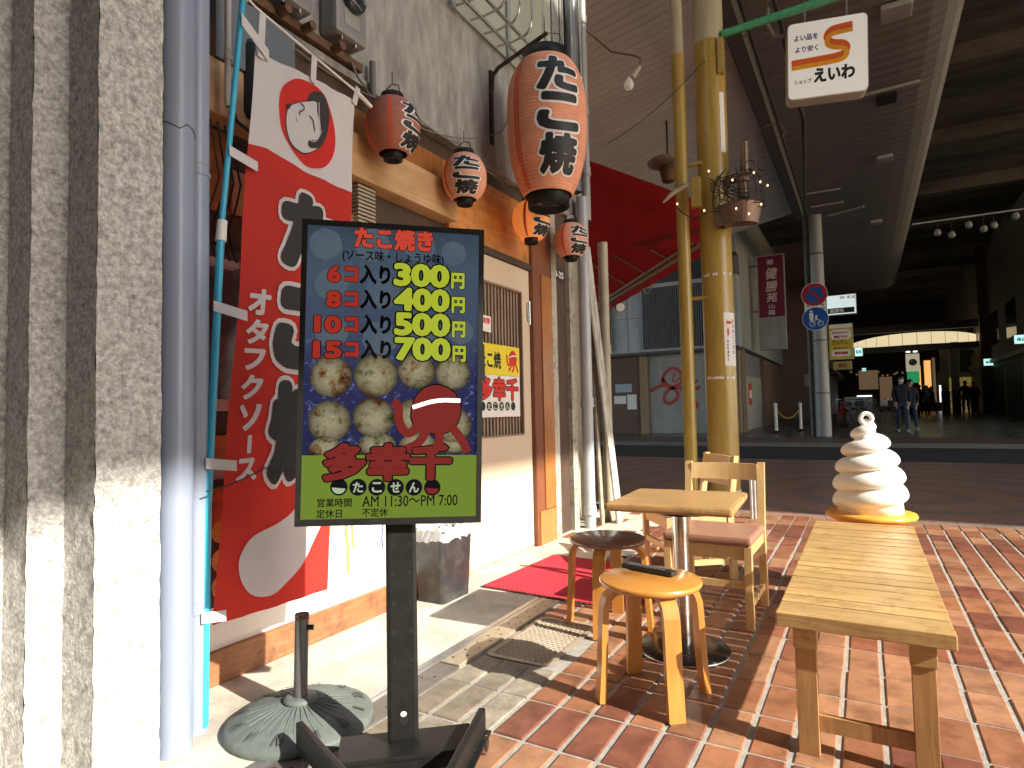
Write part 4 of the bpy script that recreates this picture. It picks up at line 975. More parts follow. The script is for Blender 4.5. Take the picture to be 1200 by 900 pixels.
lt('hours_heading', '営業時間', .073, .178, .071, .096, e_blk, .015); lt('hours', 'AM 11:30～PM 7:00', .209, .510, .066, .092, e_blk, .008)
lt('closed_heading', '定休日', .070, .148, .038, .063, e_blk, .015); lt('closed', '不定休', .208, .289, .035, .060, e_blk, .015)
# post
Nh = Vector((Nl.x, Nl.y, 0)).normalized(); PT = Matrix((Ug, Nh * -1, Vector((0, 0, 1)))).transposed().to_4x4(); PT.translation = Vector((-1.335, 1.575, 0))
mb = MB(); mb.box(-.049, .049, -.03, .03, .075, 1.6, PT, bev=.012); mb.build('post', m_blackm, sign, True)
for i in range(5):
    for s_ in (-1, 1):
        mb = MB(); z = .70 - i * .092 + .0; c = PT @ Vector((s_ * .026, -.0302, z)); mb.cyl(c, c + Nh * .0012, .0062, n=12); mb.build('screw_hole', m_black, sign, True)
mb = MB(); c = PT @ Vector((.002, -.0305, .155)); mb.prism([(u, v) for u, v in rrect(-.013, .013, -.022, .022, .0125)], frame(c, Ug, (0, 0, 1)), 0, .0008)
mb.build('cable_slot', m_black, sign, True)
mb = MB(); mb.prism(ell(0, .012, .010, .009, 12), frame(c, Ug, (0, 0, 1)), .0009, .0012); mb.build('slot_daylight', m_apron, sign, True)
mb = MB(); mb.box(-.20, .22, -.11, .05, .062, .078, PT, bev=.004); mb.box(-.20, .22, -.11, -.105, .03, .062, PT); mb.build('base_plate', m_blackm, sign, True)
def foot(base, ang, L1, L0):
    R = Matrix.Rotation(ang, 4, 'Z'); R.translation = base
    mb = MB(); mb.box(-L0, L1, -.012, .012, .05, .125, R, bev=.005); mb.box(-L0, L1, -.03, .012, .045, .052, R); mb.build('foot', m_blackm, sign, True)
    for x in (-L0 + .04, L1 - .045):
        c = R @ Vector((x, -.012, .028)); ax = R.to_3x3() @ Vector((0, 1, 0)); w_ = MB(); w_.cyl(c - ax * .014, c + ax * .014, .027, n=20); w_.build('caster', m_chrome, sign, True)
        w_ = MB(); w_.cyl(c - ax * .016, c - ax * .0155, .020, n=20); w_.box(-.012, .012, -.02, .004, .02, .05, R @ Matrix.Translation((x, 0, .0))); w_.build('caster_fork', m_black, sign, True)
foot(Vector((-1.105, 1.60, 0)), radians(108), .19, .30); foot(Vector((-1.46, 1.35, 0)), radians(158), .20, .26)

# ================================================================== PARASOL BASE, BIN, MAT
ub = thing('parasol_base', 'round grey green cast parasol base with roman numerals and a short steel tube', 'parasol base', (-1.84, 1.60, 0))
mb = MB(); NP = 96; prof = [(.258, 0), (.262, .010), (.258, .024), (.248, .030), (.222, .040), (.16, .058), (.09, .072), (.058, .080)]
vs = []
for r, z in prof:
    for i in range(NP):
        a = 2 * pi * i / NP; k = 1 + (.004 * (abs(sin(a * 12)) - .5) if r > .257 else 0); vs.append(Vector((r * k * cos(a), r * k * sin(a), z + (.003 * max(0, 1 - 6 * abs((a * 24 / (2 * pi)) % 1 - .5)) if .1 < r < .24 else 0))))
mb._add(vs, [(j * NP + i, j * NP + (i + 1) % NP, (j + 1) * NP + (i + 1) % NP, (j + 1) * NP + i) for j in range(len(prof) - 1) for i in range(NP)], True)
mb.build('dome', m_ump, ub)
mb = MB(); mb.lathe([(.060, .074), (.060, .092), (.045, .098), (.026, .098)], 32); mb.build('collar', m_ump, ub)
m_num = mat('worn_raised_numeral', (.06, .07, .065), .7, var=.2)
for i, s in enumerate(('XII', 'I', 'II', 'III', 'IV', 'V', 'VI', 'VII', 'VIII', 'IX', 'X', 'XI')):
    a = radians(60 - 30 * i)
    def NF(u, v, d=0, a=a):
        rr_ = .216 - v; th = a + u / .222; z = .040 - (rr_ - .222) * .385 if rr_ > .222 else .040 + (.222 - rr_) * .29
        return Vector((rr_ * cos(th), rr_ * sin(th), z + d))
    wd = sum({'I': .005, 'V': .011, 'X': .012}[q] for q in s) + .0015 * len(s); mb = MB(); text_bb(mb, s, NF, (-wd, wd, -.020, .020), .0065, .035, cuts=(.01, .008)); 
    mb.build('numeral', m_num, ub)
mb = MB()
for i in range(36):
    a = 2 * pi * i / 36; mb.tube([(.065 * cos(a), .065 * sin(a), .081), (.12 * cos(a), .12 * sin(a), .0675), (.185 * cos(a + .04), .185 * sin(a + .04), .0515)], .0022, 5)
mb.build('ribs', m_ump, ub)
mb = MB(); mb.cyl((0, 0, .09), (-.004, .012, .385), .0245, n=28); mb.build('tube', m_umpole, ub)
mb = MB(); mb.lathe([(.0255, 0), (.0255, .016), (.019, .0165), (.019, .004), (.001, .004)], 28, (-.004, .012, .372)); mb.build('tube_rim', mat('rust_edge', (.12, .06, .035), .8), ub)
mb = MB(); mb.cyl((.02, .018, .34), (.038, .03, .34), .010, n=12); mb.build('clamp_screw', m_black, ub)

bn = thing('waste_bin', 'dark rectangular waste bin lined with a crumpled clear bag, by the wall', 'bin', (-2.285, 3.09, 0))
mb = MB(); h = .42
def taper(mb, x, y, z0, z1, s0, s1, r=.03):
    a = rrect(-x * s0, x * s0, -y * s0, y * s0, r, 4); b_ = rrect(-x * s1, x * s1, -y * s1, y * s1, r, 4); N = len(a)
    mb._add([(p[0], p[1], z0) for p in a] + [(p[0], p[1], z1) for p in b_], [(i, (i + 1) % N, N + (i + 1) % N, N + i) for i in range(N)], False)
taper(mb, .115, .165, 0, h, .86, 1.0); mb.sheet(rrect(-.099, .099, -.142, .142, .03, 4), lambda u, v, d=0: Vector((u, v, .004)), 0); mb.build('body', m_bin, bn)
mb = MB(); taper(mb, .119, .169, h - .012, h + .006, 1, 1); mb.build('rim', m_bin, bn)
mb = MB(); rr = random.Random(2); vs = []; N = 44; lev = ((1.035, h - .055), (1.05, h - .02), (1.04, h + .008), (1.0, h + .030), (.86, h + .018), (.78, h - .02))
for s_, z in lev:
    for i in range(N):
        a = 2 * pi * i / N; cx_, sy_ = cos(a), sin(a); k = 1 / max(abs(cx_), abs(sy_)) ** .85
        vs.append(Vector((.119 * s_ * cx_ * k + rr.uniform(-.006, .006), .169 * s_ * sy_ * k + rr.uniform(-.006, .006), z + rr.uniform(-.012, .012))))
mb._add(vs, [(j * N + i, j * N + (i + 1) % N, (j + 1) * N + (i + 1) % N, (j + 1) * N + i) for j in range(len(lev) - 1) for i in range(N)], False); mb.build('liner_bag', m_bag, bn)
mb = MB(); mb.box(.099, .1015, -.08, -.05, .26, .34, Matrix.Rotation(.15, 4, 'X')); mb.build('sticker', mat('tan_sticker', (.45, .32, .18), .6), bn)

mt = thing('door_mat', 'red ribbed rubber backed mat lying askew in front of the shop door', 'mat', (-1.66, 3.82, 0))
mb = MB(); mb.box(-.51, .52, -.49, .50, .001, .007, Matrix.Rotation(radians(-2.5), 4, 'Z'), bev=.003); mb.build('backing', mat('mat_rubber', (.10, .02, .02), .8), mt)
mb = MB(); nx, ny = 60, 56; R = Matrix.Rotation(radians(-2.5), 4, 'Z'); vs = []
for j in range(ny + 1):
    for i in range(nx + 1):
        x, y = -.495 + i * 1.0 / nx, -.475 + j * .96 / ny; vs.append(R @ Vector((x, y, .0078 + .0028 * ((i + (j // 2)) % 2) + .001 * (j % 2))))
mb._add(vs, [(j * (nx + 1) + i, j * (nx + 1) + i + 1, (j + 1) * (nx + 1) + i + 1, (j + 1) * (nx + 1) + i) for j in range(ny) for i in range(nx)], False); mb.build('pile', m_mat, mt)

# ================================================================== STOOLS
def stool(label, loc, rz, topm, group='round bent plywood stools'):
    t = thing('stool', label, 'stool', loc, rz, group)
    mb = MB(); mb.lathe([(.001, .428), (.185, .428), (.196, .434), (.2, .443), (.198, .452), (.190, .456), (.001, .4565)], 48); mb.build('seat', topm, t)
    mb = MB(); mb.lathe([(.001, .420), (.155, .420), (.155, .4275), (.001, .4276)], 40, cap=False); mb.build('seat_underside', m_stool, t)
    for k in range(4):
        a = pi / 4 + k * pi / 2; d = Vector((cos(a), sin(a), 0)); s_ = Vector((-sin(a), cos(a), 0)); mb = MB()
        path = [(.215, 0), (.203, .15), (.196, .30), (.192, .355), (.180, .390), (.158, .411), (.13, .419), (.06, .4195)]
        vs = []
        for i, (r, z) in enumerate(path):
            q = path[min(i + 1, len(path) - 1)]; p = path[max(i - 1, 0)]; tx, tz = q[0] - p[0], q[1] - p[1]; l = hypot(tx, tz); nx_, nz_ = tz / l, -tx / l
            for o_, sd_ in ((.012, -1), (.012, 1), (-.012, 1), (-.012, -1)): vs.append(d * (r + nx_ * o_) + Vector((0, 0, z + nz_ * o_ - (.011 if z > .39 else 0) * 0)) + s_ * sd_ * .031)
        n_ = len(path); fs = [(0, 1, 2, 3), (4 * n_ - 1, 4 * n_ - 2, 4 * n_ - 3, 4 * n_ - 4)]
        for i in range(n_ - 1):
            for j in range(4): fs.append((4 * i + j, 4 * i + (j + 1) % 4, 4 * i + 4 + (j + 1) % 4, 4 * i + 4 + j))
        mb._add(vs, fs, False); mb.build('leg', m_stool, t)
    return t
stool('amber stool with a black remote control lying on its seat', (-.765, 2.395, 0), radians(-6), m_stool_top)
stool('stool with a dark brown seat standing half on the red mat', (-1.20, 3.06, 0), radians(-37), m_seat_dark)
rm = thing('remote_control', 'long black remote control lying on the amber stool seat', 'remote control', (-.795, 2.475, .457), radians(-14))
mb = MB(); mb.box(-.118, .118, -.024, .024, 0, .02, bev=.006); mb.build('body', m_black, rm)
for i in range(10):
    for j in range(3): mb = MB(); mb.box(-.098 + i * .018, -.087 + i * .018, -.016 + j * .012, -.008 + j * .012, .0195, .0225, bev=.001); mb.build('button', mat('grey_rubber_button', (.10, .10, .10), .5) if (i, j) == (0, 0) else bpy.data.materials['grey_rubber_button'], rm)

# ================================================================== TABLE
tb = thing('small_table', 'small square honey wood table on a single steel column', 'table', (-.775, 2.905, 0), radians(3))
mb = MB(); mb.box(-.272, .272, -.285, .285, .668, .702, bev=.012); mb.build('edge', m_table_edge, tb)
mb = MB(); mb.box(-.258, .258, -.271, .271, .70, .7035, bev=.0012); mb.build('top', m_table, tb)
mb = MB(); mb.cyl((0, 0, .02), (0, 0, .66), .037, n=32); mb.cyl((0, 0, .54), (0, 0, .60), .0385, n=32); mb.build('column', m_chrome, tb)
mb = MB(); mb.cyl((0, 0, .628), (0, 0, .667), .10, n=24); mb.build('plate', m_black, tb)
mb = MB(); mb.lathe([(.205, 0), (.207, .012), (.200, .018), (.12, .024), (.045, .032), (.001, .032)], 56); mb.build('base', mat('dark_lacquered_base', (.035, .03, .026), .25, .4, var=.2), tb)
mb = MB(); mb.lathe([(.2072, .002), (.2095, .005), (.2072, .009)], 56, cap=False); mb.build('base_rim', m_chrome, tb)

# ================================================================== CHAIRS
def chair(label, loc, rz):
    """front faces -y, origin under the middle of the seat"""
    t = thing('chair', label, 'chair', loc, rz, 'beech chairs round the small table')
    for sx in (-1, 1):
        mb = MB(); mb.box(sx * .205 - .019, sx * .205 + .019, -.225, -.187, 0, .415, bev=.003); mb.build('leg', m_chairw, t)
        mb = MB(); x0, x1 = sx * .205 - .019, sx * .205 + .019
        for (ya, yb, za, zb) in ((.215, .195, 0, .42), (.195, .255, .42, .80)):
            mb._add([(x0, ya, za), (x1, ya, za), (x1, ya + .042, za), (x0, ya + .042, za), (x0, yb, zb), (x1, yb, zb), (x1, yb + .042 - (.01 if zb > .5 else 0), zb), (x0, yb + .042 - (.01 if zb > .5 else 0), zb)], [(0, 3, 2, 1), (4, 5, 6, 7), (0, 1, 5, 4), (1, 2, 6, 5), (2, 3, 7, 6), (3, 0, 4, 7)])
        mb.build('rear_leg', m_chairw, t)
        mb = MB(); mb.box(sx * .205 - .011, sx * .205 + .011, -.187, .20, .36, .414); mb.build('side_apron', m_chairw, t)
        mb = MB(); mb.box(sx * .205 - .010, sx * .205 + .010, -.187, .214, .10, .135); mb.build('side_stretcher', m_chairw, t)
    mb = MB(); mb.box(-.186, .186, -.217, -.195, .345, .414); mb.build('front_apron', m_chairw, t)
    mb = MB(); mb.box(-.186, .186, .205, .225, .36, .414); mb.build('rear_apron', m_chairw, t)
    mb = MB(); mb.box(-.186, .186, -.216, -.196, .20, .235); mb.build('front_stretcher', m_chairw, t)
    mb = MB(); mb.box(-.226, .226, -.235, .19, .418, .462, bev=.016); mb.build('seat_pad', m_vinyl, t)
    # curved top rail
    mb = MB(); vs = []; K = 12
    for i in range(K + 1):
        x = -.186 + .372 * i / K; c = .016 * (1 - (x / .186) ** 2); arc = .012 * (1 - (x / .186) ** 2)
        for y, z in ((.242 + c, .700 - .0), (.262 + c, .700), (.268 + c, .792 + arc * .2), (.248 + c, .792 + arc * .2)): vs.append((x, y, z))
    mb._add(vs, [(4 * i + j, 4 * i + (j + 1) % 4, 4 * i + 4 + (j + 1) % 4, 4 * i + 4 + j) for i in range(K) for j in range(4)] + [(0, 1, 2, 3), (4 * K + 3, 4 * K + 2, 4 * K + 1, 4 * K)]); mb.build('top_rail', m_chairw, t)
    return t
chair('beech chair with tan vinyl seat facing the small table', (-.745, 3.52, 0), radians(-1))
c2 = chair('second beech chair turned sideways, seen through the back of the first', (-1.10, 4.26, 0), radians(-52))
mb = MB(); mb.box(-.186, .186, .228, .244, .60, .64); mb.build('lower_back_rail', m_chairw, c2)
fl = thing('fluted_box', 'white ribbed panel standing behind the chair at the foot of the thick yellow pole', 'panel', (-1.08, 6.6, 0))
mb = MB()
for i in range(4): mb.cyl((.05 + i * .032, 0, 0), (.05 + i * .032, 0, .52), .018, n=12)
mb.box(.03, .165, .0, .03, 0, .53); mb.build('panel', m_white, fl)

# ================================================================== BENCH TABLE
bt = thing('slatted_bench', 'low slatted pine bench table with square legs, right foreground', 'bench', (-.04, 3.09, 0))
X0, X1, Y0, Y1 = -.282, .203, 2.19, 4.02
def skx(y): return .004 * (y - 3)
ns_ = 19; wdt = (Y1 - Y0 - .09) / ns_
mb = MB(); mb.box(X0, X1, Y0, Y0 + .05, .405, .4502, bev=.004); mb.build('front_rail', m_bench, bt, True)
mb = MB(); mb.box(X0, X1, Y1 - .04, Y1, .405, .4502, bev=.004); mb.build('back_rail', m_bench, bt, True)
for sx in (X0, X1 - .03): mb = MB(); mb.box(sx, sx + .03, Y0 + .05, Y1 - .04, .405, .432); mb.build('side_rail', m_bench, bt, True)
rb = random.Random(12)
for i in range(ns_):
    y = Y0 + .052 + i * wdt; dz = rb.uniform(-.0012, .0012); mb = MB(); mb.box(X0 + .002, X1 - .002, y, y + wdt - .010, .4325, .4495 + dz, bev=.003); mb.build('slat', m_bench, bt, True)
for x in (X0 + .05, X1 - .115):
    for y in (Y0 + .03, Y1 - .10):
        mb = MB(); mb.box(x, x + .062, y, y + .05, 0, .335, bev=.002); mb.build('leg', m_benchleg, bt, True)
        mb = MB(); mb.box(x - .004, x + .066, y - .006, y + .056, .336, .404, bev=.002); mb.build('leg_block', m_bench, bt, True)
for y in (Y0 + .045, Y1 - .085): mb = MB(); mb.box(X0 + .113, X1 - .116, y, y + .022, .075, .125); mb.build('cross_stretcher', m_benchleg, bt, True)

# ================================================================== SOFT SERVE FIGURE
sf = thing('soft_serve_figure', 'large white plastic soft serve swirl in an orange cup standing behind the bench', 'display figure', (.0, 4.27, 0))
prof = [(.10, 0), (.12, .01), (.12, .03), (.105, .04), (.14, .30), (.165, .40), (.19, .428), (.235, .452), (.242, .462), (.236, .478), (.20, .482), (.17, .484)]
mb = MB(); n_ = 48; vs = []
for r, z in prof:
    for i in range(n_):
        a = 2 * pi * i / n_; k = 1 + (.02 * sin(a * 12) if .2 < r < .236 and z < .46 else 0); vs.append((r * k * cos(a), r * k * sin(a), z))
mb._add(vs, [(j * n_ + i, j * n_ + (i + 1) % n_, (j + 1) * n_ + (i + 1) % n_, (j + 1) * n_ + i) for j in range(len(prof) - 1) for i in range(n_)], True); mb.build('cup', m_soft_cup, sf)
# swirl: stacked spiral coil
mb = MB(); turns = 4.7; NU, NS = 260, 18; vs = []
for i in range(NU + 1):
    q = i / NU; a = 2 * pi * turns * q + 2.4
    tab = ((0, .200), (.18, .200), (.40, .186), (.60, .158), (.78, .118), (.90, .080), (1, .042)); tot = .04
    for (qa, va), (qb, vb) in zip(tab, tab[1:]):
        if qa <= q <= qb: tot = va + (vb - va) * (q - qa) / (qb - qa)
    z = .535 + .47 * q; rr_ = .084 * (1 - q * .62); R0 = max(.002, tot - rr_ * 1.05)
    for k in range(NS):
        b_ = 2 * pi * k / NS; dr = cos(b_) * rr_ * 1.05; dz = sin(b_) * rr_ * (.95 if sin(b_) > 0 else .72)
        R1 = R0 + dr + (.010 * sin(b_) * -1); vs.append((R1 * cos(a), R1 * sin(a), z + dz))
mb._add(vs, [(i * NS + k, i * NS + (k + 1) % NS, (i + 1) * NS + (k + 1) % NS, (i + 1) * NS + k) for i in range(NU) for k in range(NS)] + [tuple(range(NS)), tuple(NU * NS + k for k in range(NS))[::-1]], True)
mb.lathe([(.175, .482), (.165, .58), (.14, .70), (.105, .82), (.06, .93), (.02, .99)], 36)
mb.build('cream_swirl', m_soft, sf)
mb = MB(); mb.tube([(.0 + .030 * cos(a), 0, 1.035 + .032 * sin(a)) for a in [k * pi / 12 for k in range(24)]], .013, 12, close=True); mb.lathe([(.05, .96), (.035, .99), (.024, 1.01)], 20); 
o = mb.build('top_loop', m_soft, sf); o.rotation_euler = (0, 0, radians(10))

# ================================================================== YELLOW POLES
pp = thing('support_pole', 'thick mustard yellow steel pole with a faded cream top and a taped flyer', 'pole', (-1.47, 7.52, 0))
mb = MB(); mb.cyl((0, 0, .006), (0, 0, 5.5), .178, n=40, cap=False); mb.build('lower_tube', m_mustard, pp)
mb = MB(); mb.cyl((.0, 0, 5.45), (0, 0, 7.2), .168, n=40, cap=False); mb.build('upper_tube', m_poletop, pp)
mb = MB(); mb.lathe([(.182, 0), (.182, .16), (.1785, .165)], 40, cap=False); mb.build('foot_paint', mat('chipped_white_paint', (.6, .6, .56), .7, var=.2, dirt=(.3, .26, .2), dscale=9), pp)
mb = MB(); mb.box(.12, .19, -.16, -.06, 5.05, 5.48, bev=.01); mb.build('strap_clamp', m_mustard, pp)
def PF(r, z0, x0, a0):
    def f(u, v, d=0): a = a0 + u / r; return Vector((x0[0] + (r + d) * cos(a), x0[1] + (r + d) * sin(a), z0 + v))
    return f
af = atan2(-7.5, 1.5)
def wrap(name, z0, u0, u1, h, m, par, d=.002, r=.178, mi=None):
    F = PF(r, z0, (0, 0), af); mb = MB(); k = 8; vs = []
    for i in range(k + 1):
        u = u0 + (u1 - u0) * i / k; vs += [F(u, 0, d), F(u, h, d)]
    mb._add(vs, [(2 * i, 2 * i + 2, 2 * i + 3, 2 * i + 1) for i in range(k)], True); return mb.build(name, m, par), F
fly, F = wrap('flyer', 1.60, .055, .235, .62, m_inkw, pp)
mb = MB()
mb.sheet([(.055 + (.065 + .055 * cos(a)), .50 + .055 * sin(a)) for a in [k * pi / 8 for k in range(16)]], F, .0035); mb.build('flyer_spot', m_yel, fly)
mb = MB(); text_bb(mb, '相続', F, (.085, .155, .485, .525), .005, .04, cuts=(.03, None)); text_bb(mb, '無料', F, (.09, .12, .34, .44), .004, .03); mb.build('flyer_lettering', m_red, fly)
mb = MB()
for i, s in enumerate('お気軽にご相談'): text_bb(mb, s, F, (.17, .195, .50 - i * .06, .545 - i * .06), .004, .02)
mb.build('flyer_small_lettering', m_navy, fly); mb = MB()
for i, s in enumerate('相続税・遺言'): text_bb(mb, s, F, (.085, .105, .27 - i * .042, .30 - i * .042), .004, .02)
mb.build('flyer_small_lettering', m_navy, fly)
wrap('side_sticker', 4.12, .10, .17, .72, m_inkw, pp)
for z in (1.45, 2.66):
    F = PF(.178, z, (0, 0), af); mb = MB(); rr = random.Random(int(z * 10))
    for i in range(12):
        u = -.17 + i * .03
        if rr.random() < .75: mb._add([F(u, 0, .0015), F(u + .026, 0, .0015), F(u + .026, .02 + rr.random() * .03, .0015), F(u, .025, .0015)], [(0, 1, 2, 3)])
    mb.build('tape_scrap', m_inkw, pp)
tp = thing('conduit_pole', 'slim mustard yellow pole strapped just left of the thick one', 'pole', (-1.80, 7.32, 0))
mb = MB(); mb.cyl((0, 0, .004), (0, 0, 5.38), .075, n=28, cap=False); mb.build('lower_tube', m_mustard, tp)
mb = MB(); mb.cyl((0, 0, 5.34), (0, 0, 7.2), .070, n=28, cap=False); mb.build('upper_tube', m_poletop, tp)
mb = MB(); mb.box(.05, .3, .05, .09, 4.02, 4.06); mb.box(.05, .3, .05, .09, 2.4, 2.44); mb.build('strap', m_mustard, tp)
ob = thing('handset_bracket', 'small cream bracket and box clamped between the two yellow poles', 'bracket', (-1.65, 7.2, 3.5))
mb = MB(); mb.box(-.01, .10, -.05, .03, -.05, .30, bev=.01); mb.build('box', m_mustard, ob)
mb = MB(); mb.tube([(-.32, -.1, .05), (-.2, -.08, .15), (-.03, -.06, .22)], [.012, .03, .022], 10); mb.build('horn', m_cream, ob)
bk = thing('light_basket', 'copper wall basket tangled with wire and fairy lights on the thick yellow pole', 'basket', (-1.20, 7.33, 3.30))
mb = MB(); K = 16; vs = []
for z, k in ((-.10, .80), (.12, 1.0)):
    for i in range(K + 1): a = -pi * .95 + pi * 1.0 * i / K; vs.append((.26 * k * cos(a) + .02, .26 * k * sin(a) + .05, z))
mb._add(vs + [(0.02, .05, -.10)], [(i, i + 1, K + 2 + i, K + 1 + i) for i in range(K)] + [(i + 1, i, 2 * K + 2) for i in range(K)]); mb.build('shell', m_copper, bk)
mb = MB(); mb.box(-.22, -.10, -.12, .10, -.10, .10, bev=.02); mb.build('mount', m_copper, bk)
mb = MB(); rr = random.Random(11)
for i in range(9):
    a = -pi * .95 + pi * i / 8; x, y = .27 * cos(a) + .02, .27 * sin(a) + .05; mb.tube([(x, y, .1), (x * 1.03, y * 1.03, .25), (x * .9, y * .9, .45), (x * .55, y * .55, .50 + rr.uniform(0, .06))], .006, 5)
for i in range(6):
    p = [(rr.uniform(-.3, .35), rr.uniform(-.3, 0), rr.uniform(.05, .45)) for _ in range(5)]; mb.tube(cable(p, .03, 5), .005, 5)
for z in (.25, .42): mb.tube([(.26 * cos(a) + .02, .26 * sin(a) + .05, z) for a in [-pi + k * pi / 10 for k in range(11)]], .006, 5)
for cx_ in (.20, .33): mb.tube([(cx_ + .05 * cos(a), -.22, .47 + .07 * sin(a)) for a in [k * pi / 8 for k in range(16)]], .006, 5, close=True)
mb.build('wire_cage', m_wire, bk)
m_fairy = emis('fairy_light', (1, .62, .35), 1.2)
for i, p in enumerate(((-.24, -.22, .5), (.02, -.26, .33), (.30, -.2, .27), (.30, -.2, .02), (.18, -.26, -.08), (.05, -.27, .0), (-.30, -.24, .05), (-.6, -.25, .18), (.36, -.1, .25), (.24, -.22, .38))):
    mb = MB(); mb.lathe([(.002, 0), (.008, .004), (.011, .014), (.003, .028)], 10, p); mb.build('fairy_bulb', m_fairy, bk)
mb = MB(); mb.tube(cable([(-.28, -.2, .05), (-.45, -.2, .02), (-.62, -.22, .17)], .02, 6), .008, 6); mb.build('lead', m_wire, bk)
ct = thing('copper_nozzle', 'upright copper coloured cylinder on a short arm beside the thick yellow pole', 'fitting', (-1.12, 7.4, 3.75))
mb = MB(); mb.cyl((0, 0, -.22), (0, 0, .05), .065, .05, n=20); mb.cyl((0.02, 0, .05), (0.03, 0, .42), .05, .045, n=20); mb.cyl((0, 0, -.04), (0, 0, .0), .075, n=20); mb.build('barrel', m_copper, ct)
mb = MB(); mb.cyl((-.28, .05, .0), (0, 0, .0), .028, n=12); mb.box(-.19, -.15, -.02, .06, -.06, .06); mb.build('arm', m_rust, ct)
mb = MB(); mb.tube([(.03, 0, .35), (.12, 0, .48), (.28, 0, .56), (.42, 0, .54), (.47, 0, .44), (.42, 0, .37), (.36, 0, .42), (.40, 0, .46)], .006, 6); mb.build('curl', m_rust, ct)
gp = MB(); gp.cyl((-1.30, 7.45, 5.55), (2.6, 7.40, 5.60), .045, n=16); tag(gp.build('green_pipe', m_green), 'green painted pipe running from the yellow pole across the street', 'pipe')

# ================================================================== CORNER BUILDING, AWNING, SOFFIT
cbld = thing('corner_building', 'corner building with cut off corner behind the pipes, under the taupe soffit', 'building', (-5, 8, 0))
mb = MB(); P = [(-2.62, 5.66), (-2.62, 6.25), (-7.4, 12.6), (-10, 12.6), (-10, 5.66)]
mb.prism(P, lambda u, v, d=0: Vector((u, v, d)), 0, 5.8); mb.build('wall', m_cream, cbld, True)
aw = thing('red_awning', 'deep red cloth awning with cream ribs, wrapped round the building corner', 'awning', (-2.5, 6.3, 2.9))
C1, C2, T1, T2 = Vector((-1.52, 8.02, 3.34)), Vector((-4.95, 12.4, 3.30)), Vector((-4.0, 8.02, 5.06)), Vector((-7.2, 12.4, 5.06))
def quadgrid(name, m, a, b_, c, d, nu, nv, par, fx=lambda s, t: 0, nrm=Vector((0, 0, 1))):
    mb = MB(); vs = []
    for j in range(nv + 1):
        for i in range(nu + 1):
            s, t = i / nu, j / nv; p = a.lerp(b_, s).lerp(d.lerp(c, s), t); vs.append(p + nrm * fx(s, t))
    mb._add(vs, [(j * (nu + 1) + i, j * (nu + 1) + i + 1, (j + 1) * (nu + 1) + i + 1, (j + 1) * (nu + 1) + i) for j in range(nv) for i in range(nu)], True); return mb.build(name, m, par, True)
quadgrid('roof_cloth', m_awning, C1, C2, T2, T1, 30, 12, aw, lambda s, t: -.03 * abs(sin(s * 5 * pi)) * sin(pi * t))
Sa, Sb = Vector((-4.0, 8.0, 3.30)), Vector((-1.51, 8.0, 3.33))
quadgrid('side_cloth', m_awning, Sa, Sb, Vector((-1.51, 8.0, 3.66)), Vector((-4.0, 8.0, 5.08)), 24, 14, aw, lambda s, t: .012 * sin(9 * s + 7 * t) + .008 * sin(25 * s - 12 * t), Vector((0, 1, 0)))
mb = MB(); mb.box(-4.0, -1.50, 7.98, 7.985, 3.24, 3.36); mb.build('side_valance', m_awning, aw, True)
mb = MB()
for cx_, cz, rx in ((-2.45, 3.34, .2), (-1.9, 3.38, .15), (-2.2, 3.40, .10)): mb.sheet(ell(cx_, cz, rx, .028, 14), frame((0, 7.977, 0), (1, 0, 0), (0, 0, 1)), 0)
mb.build('grime', m_awndirt, aw, True)
dn = Vector((0, 0, -.16)); quadgrid('front_valance', m_awning, C1 + Vector((0, 0, -.01)), C2 + Vector((0, 0, -.01)), C2 + dn, C1 + dn, 40, 2, aw, lambda s, t: .012 * sin(s * 60), Vector((.7, .6, 0)))
for k in range(6):
    s = .08 + k * .17; a = C1.lerp(C2, s); b_ = T1.lerp(T2, s); mb = MB(); mb.tube([a + Vector((0, 0, -.035)), b_ + Vector((0, 0, -.06))], .016, 8); mb.build('rib', m_cream, aw, True)
mb = MB(); d_ = (C2 - C1).normalized(); mb.cyl(C1 + Vector((-.05, .05, -.01)), C2 + Vector((-.05, 0, -.01)), .035, n=12); mb.cyl(C1 + Vector((-.14, .02, .03)), C2 + Vector((-.14, 0, .03)), .025, n=12); mb.build('front_bar', m_cream, aw, True)
sl = thing('spot_lamp', 'small round spot lamp clipped to the front bar of the red awning', 'lamp', (-4.15, 11.45, 3.14))
mb = MB(); mb.cyl((0, 0, 0), (.14, -.22, -.05), .06, .10, n=20); mb.cyl((0, 0, 0), (-.05, .02, .14), .025, n=10); mb.build('housing', m_rust, sl)
mb = MB(); mb.cyl((.142, -.223, -.051), (.15, -.235, -.054), .085, n=20); mb.build('lens', m_white, sl)
mb = MB(); mb.tube([(-3.2, 10.15, 3.18), (-3.16, 10.1, 3.08), (-3.05, 9.95, 3.06), (-2.96, 9.85, 3.16)], .012, 8); tag(mb.build('awning_handle', m_cream), 'small curved hook hanging under the far part of the awning bar', 'hook')

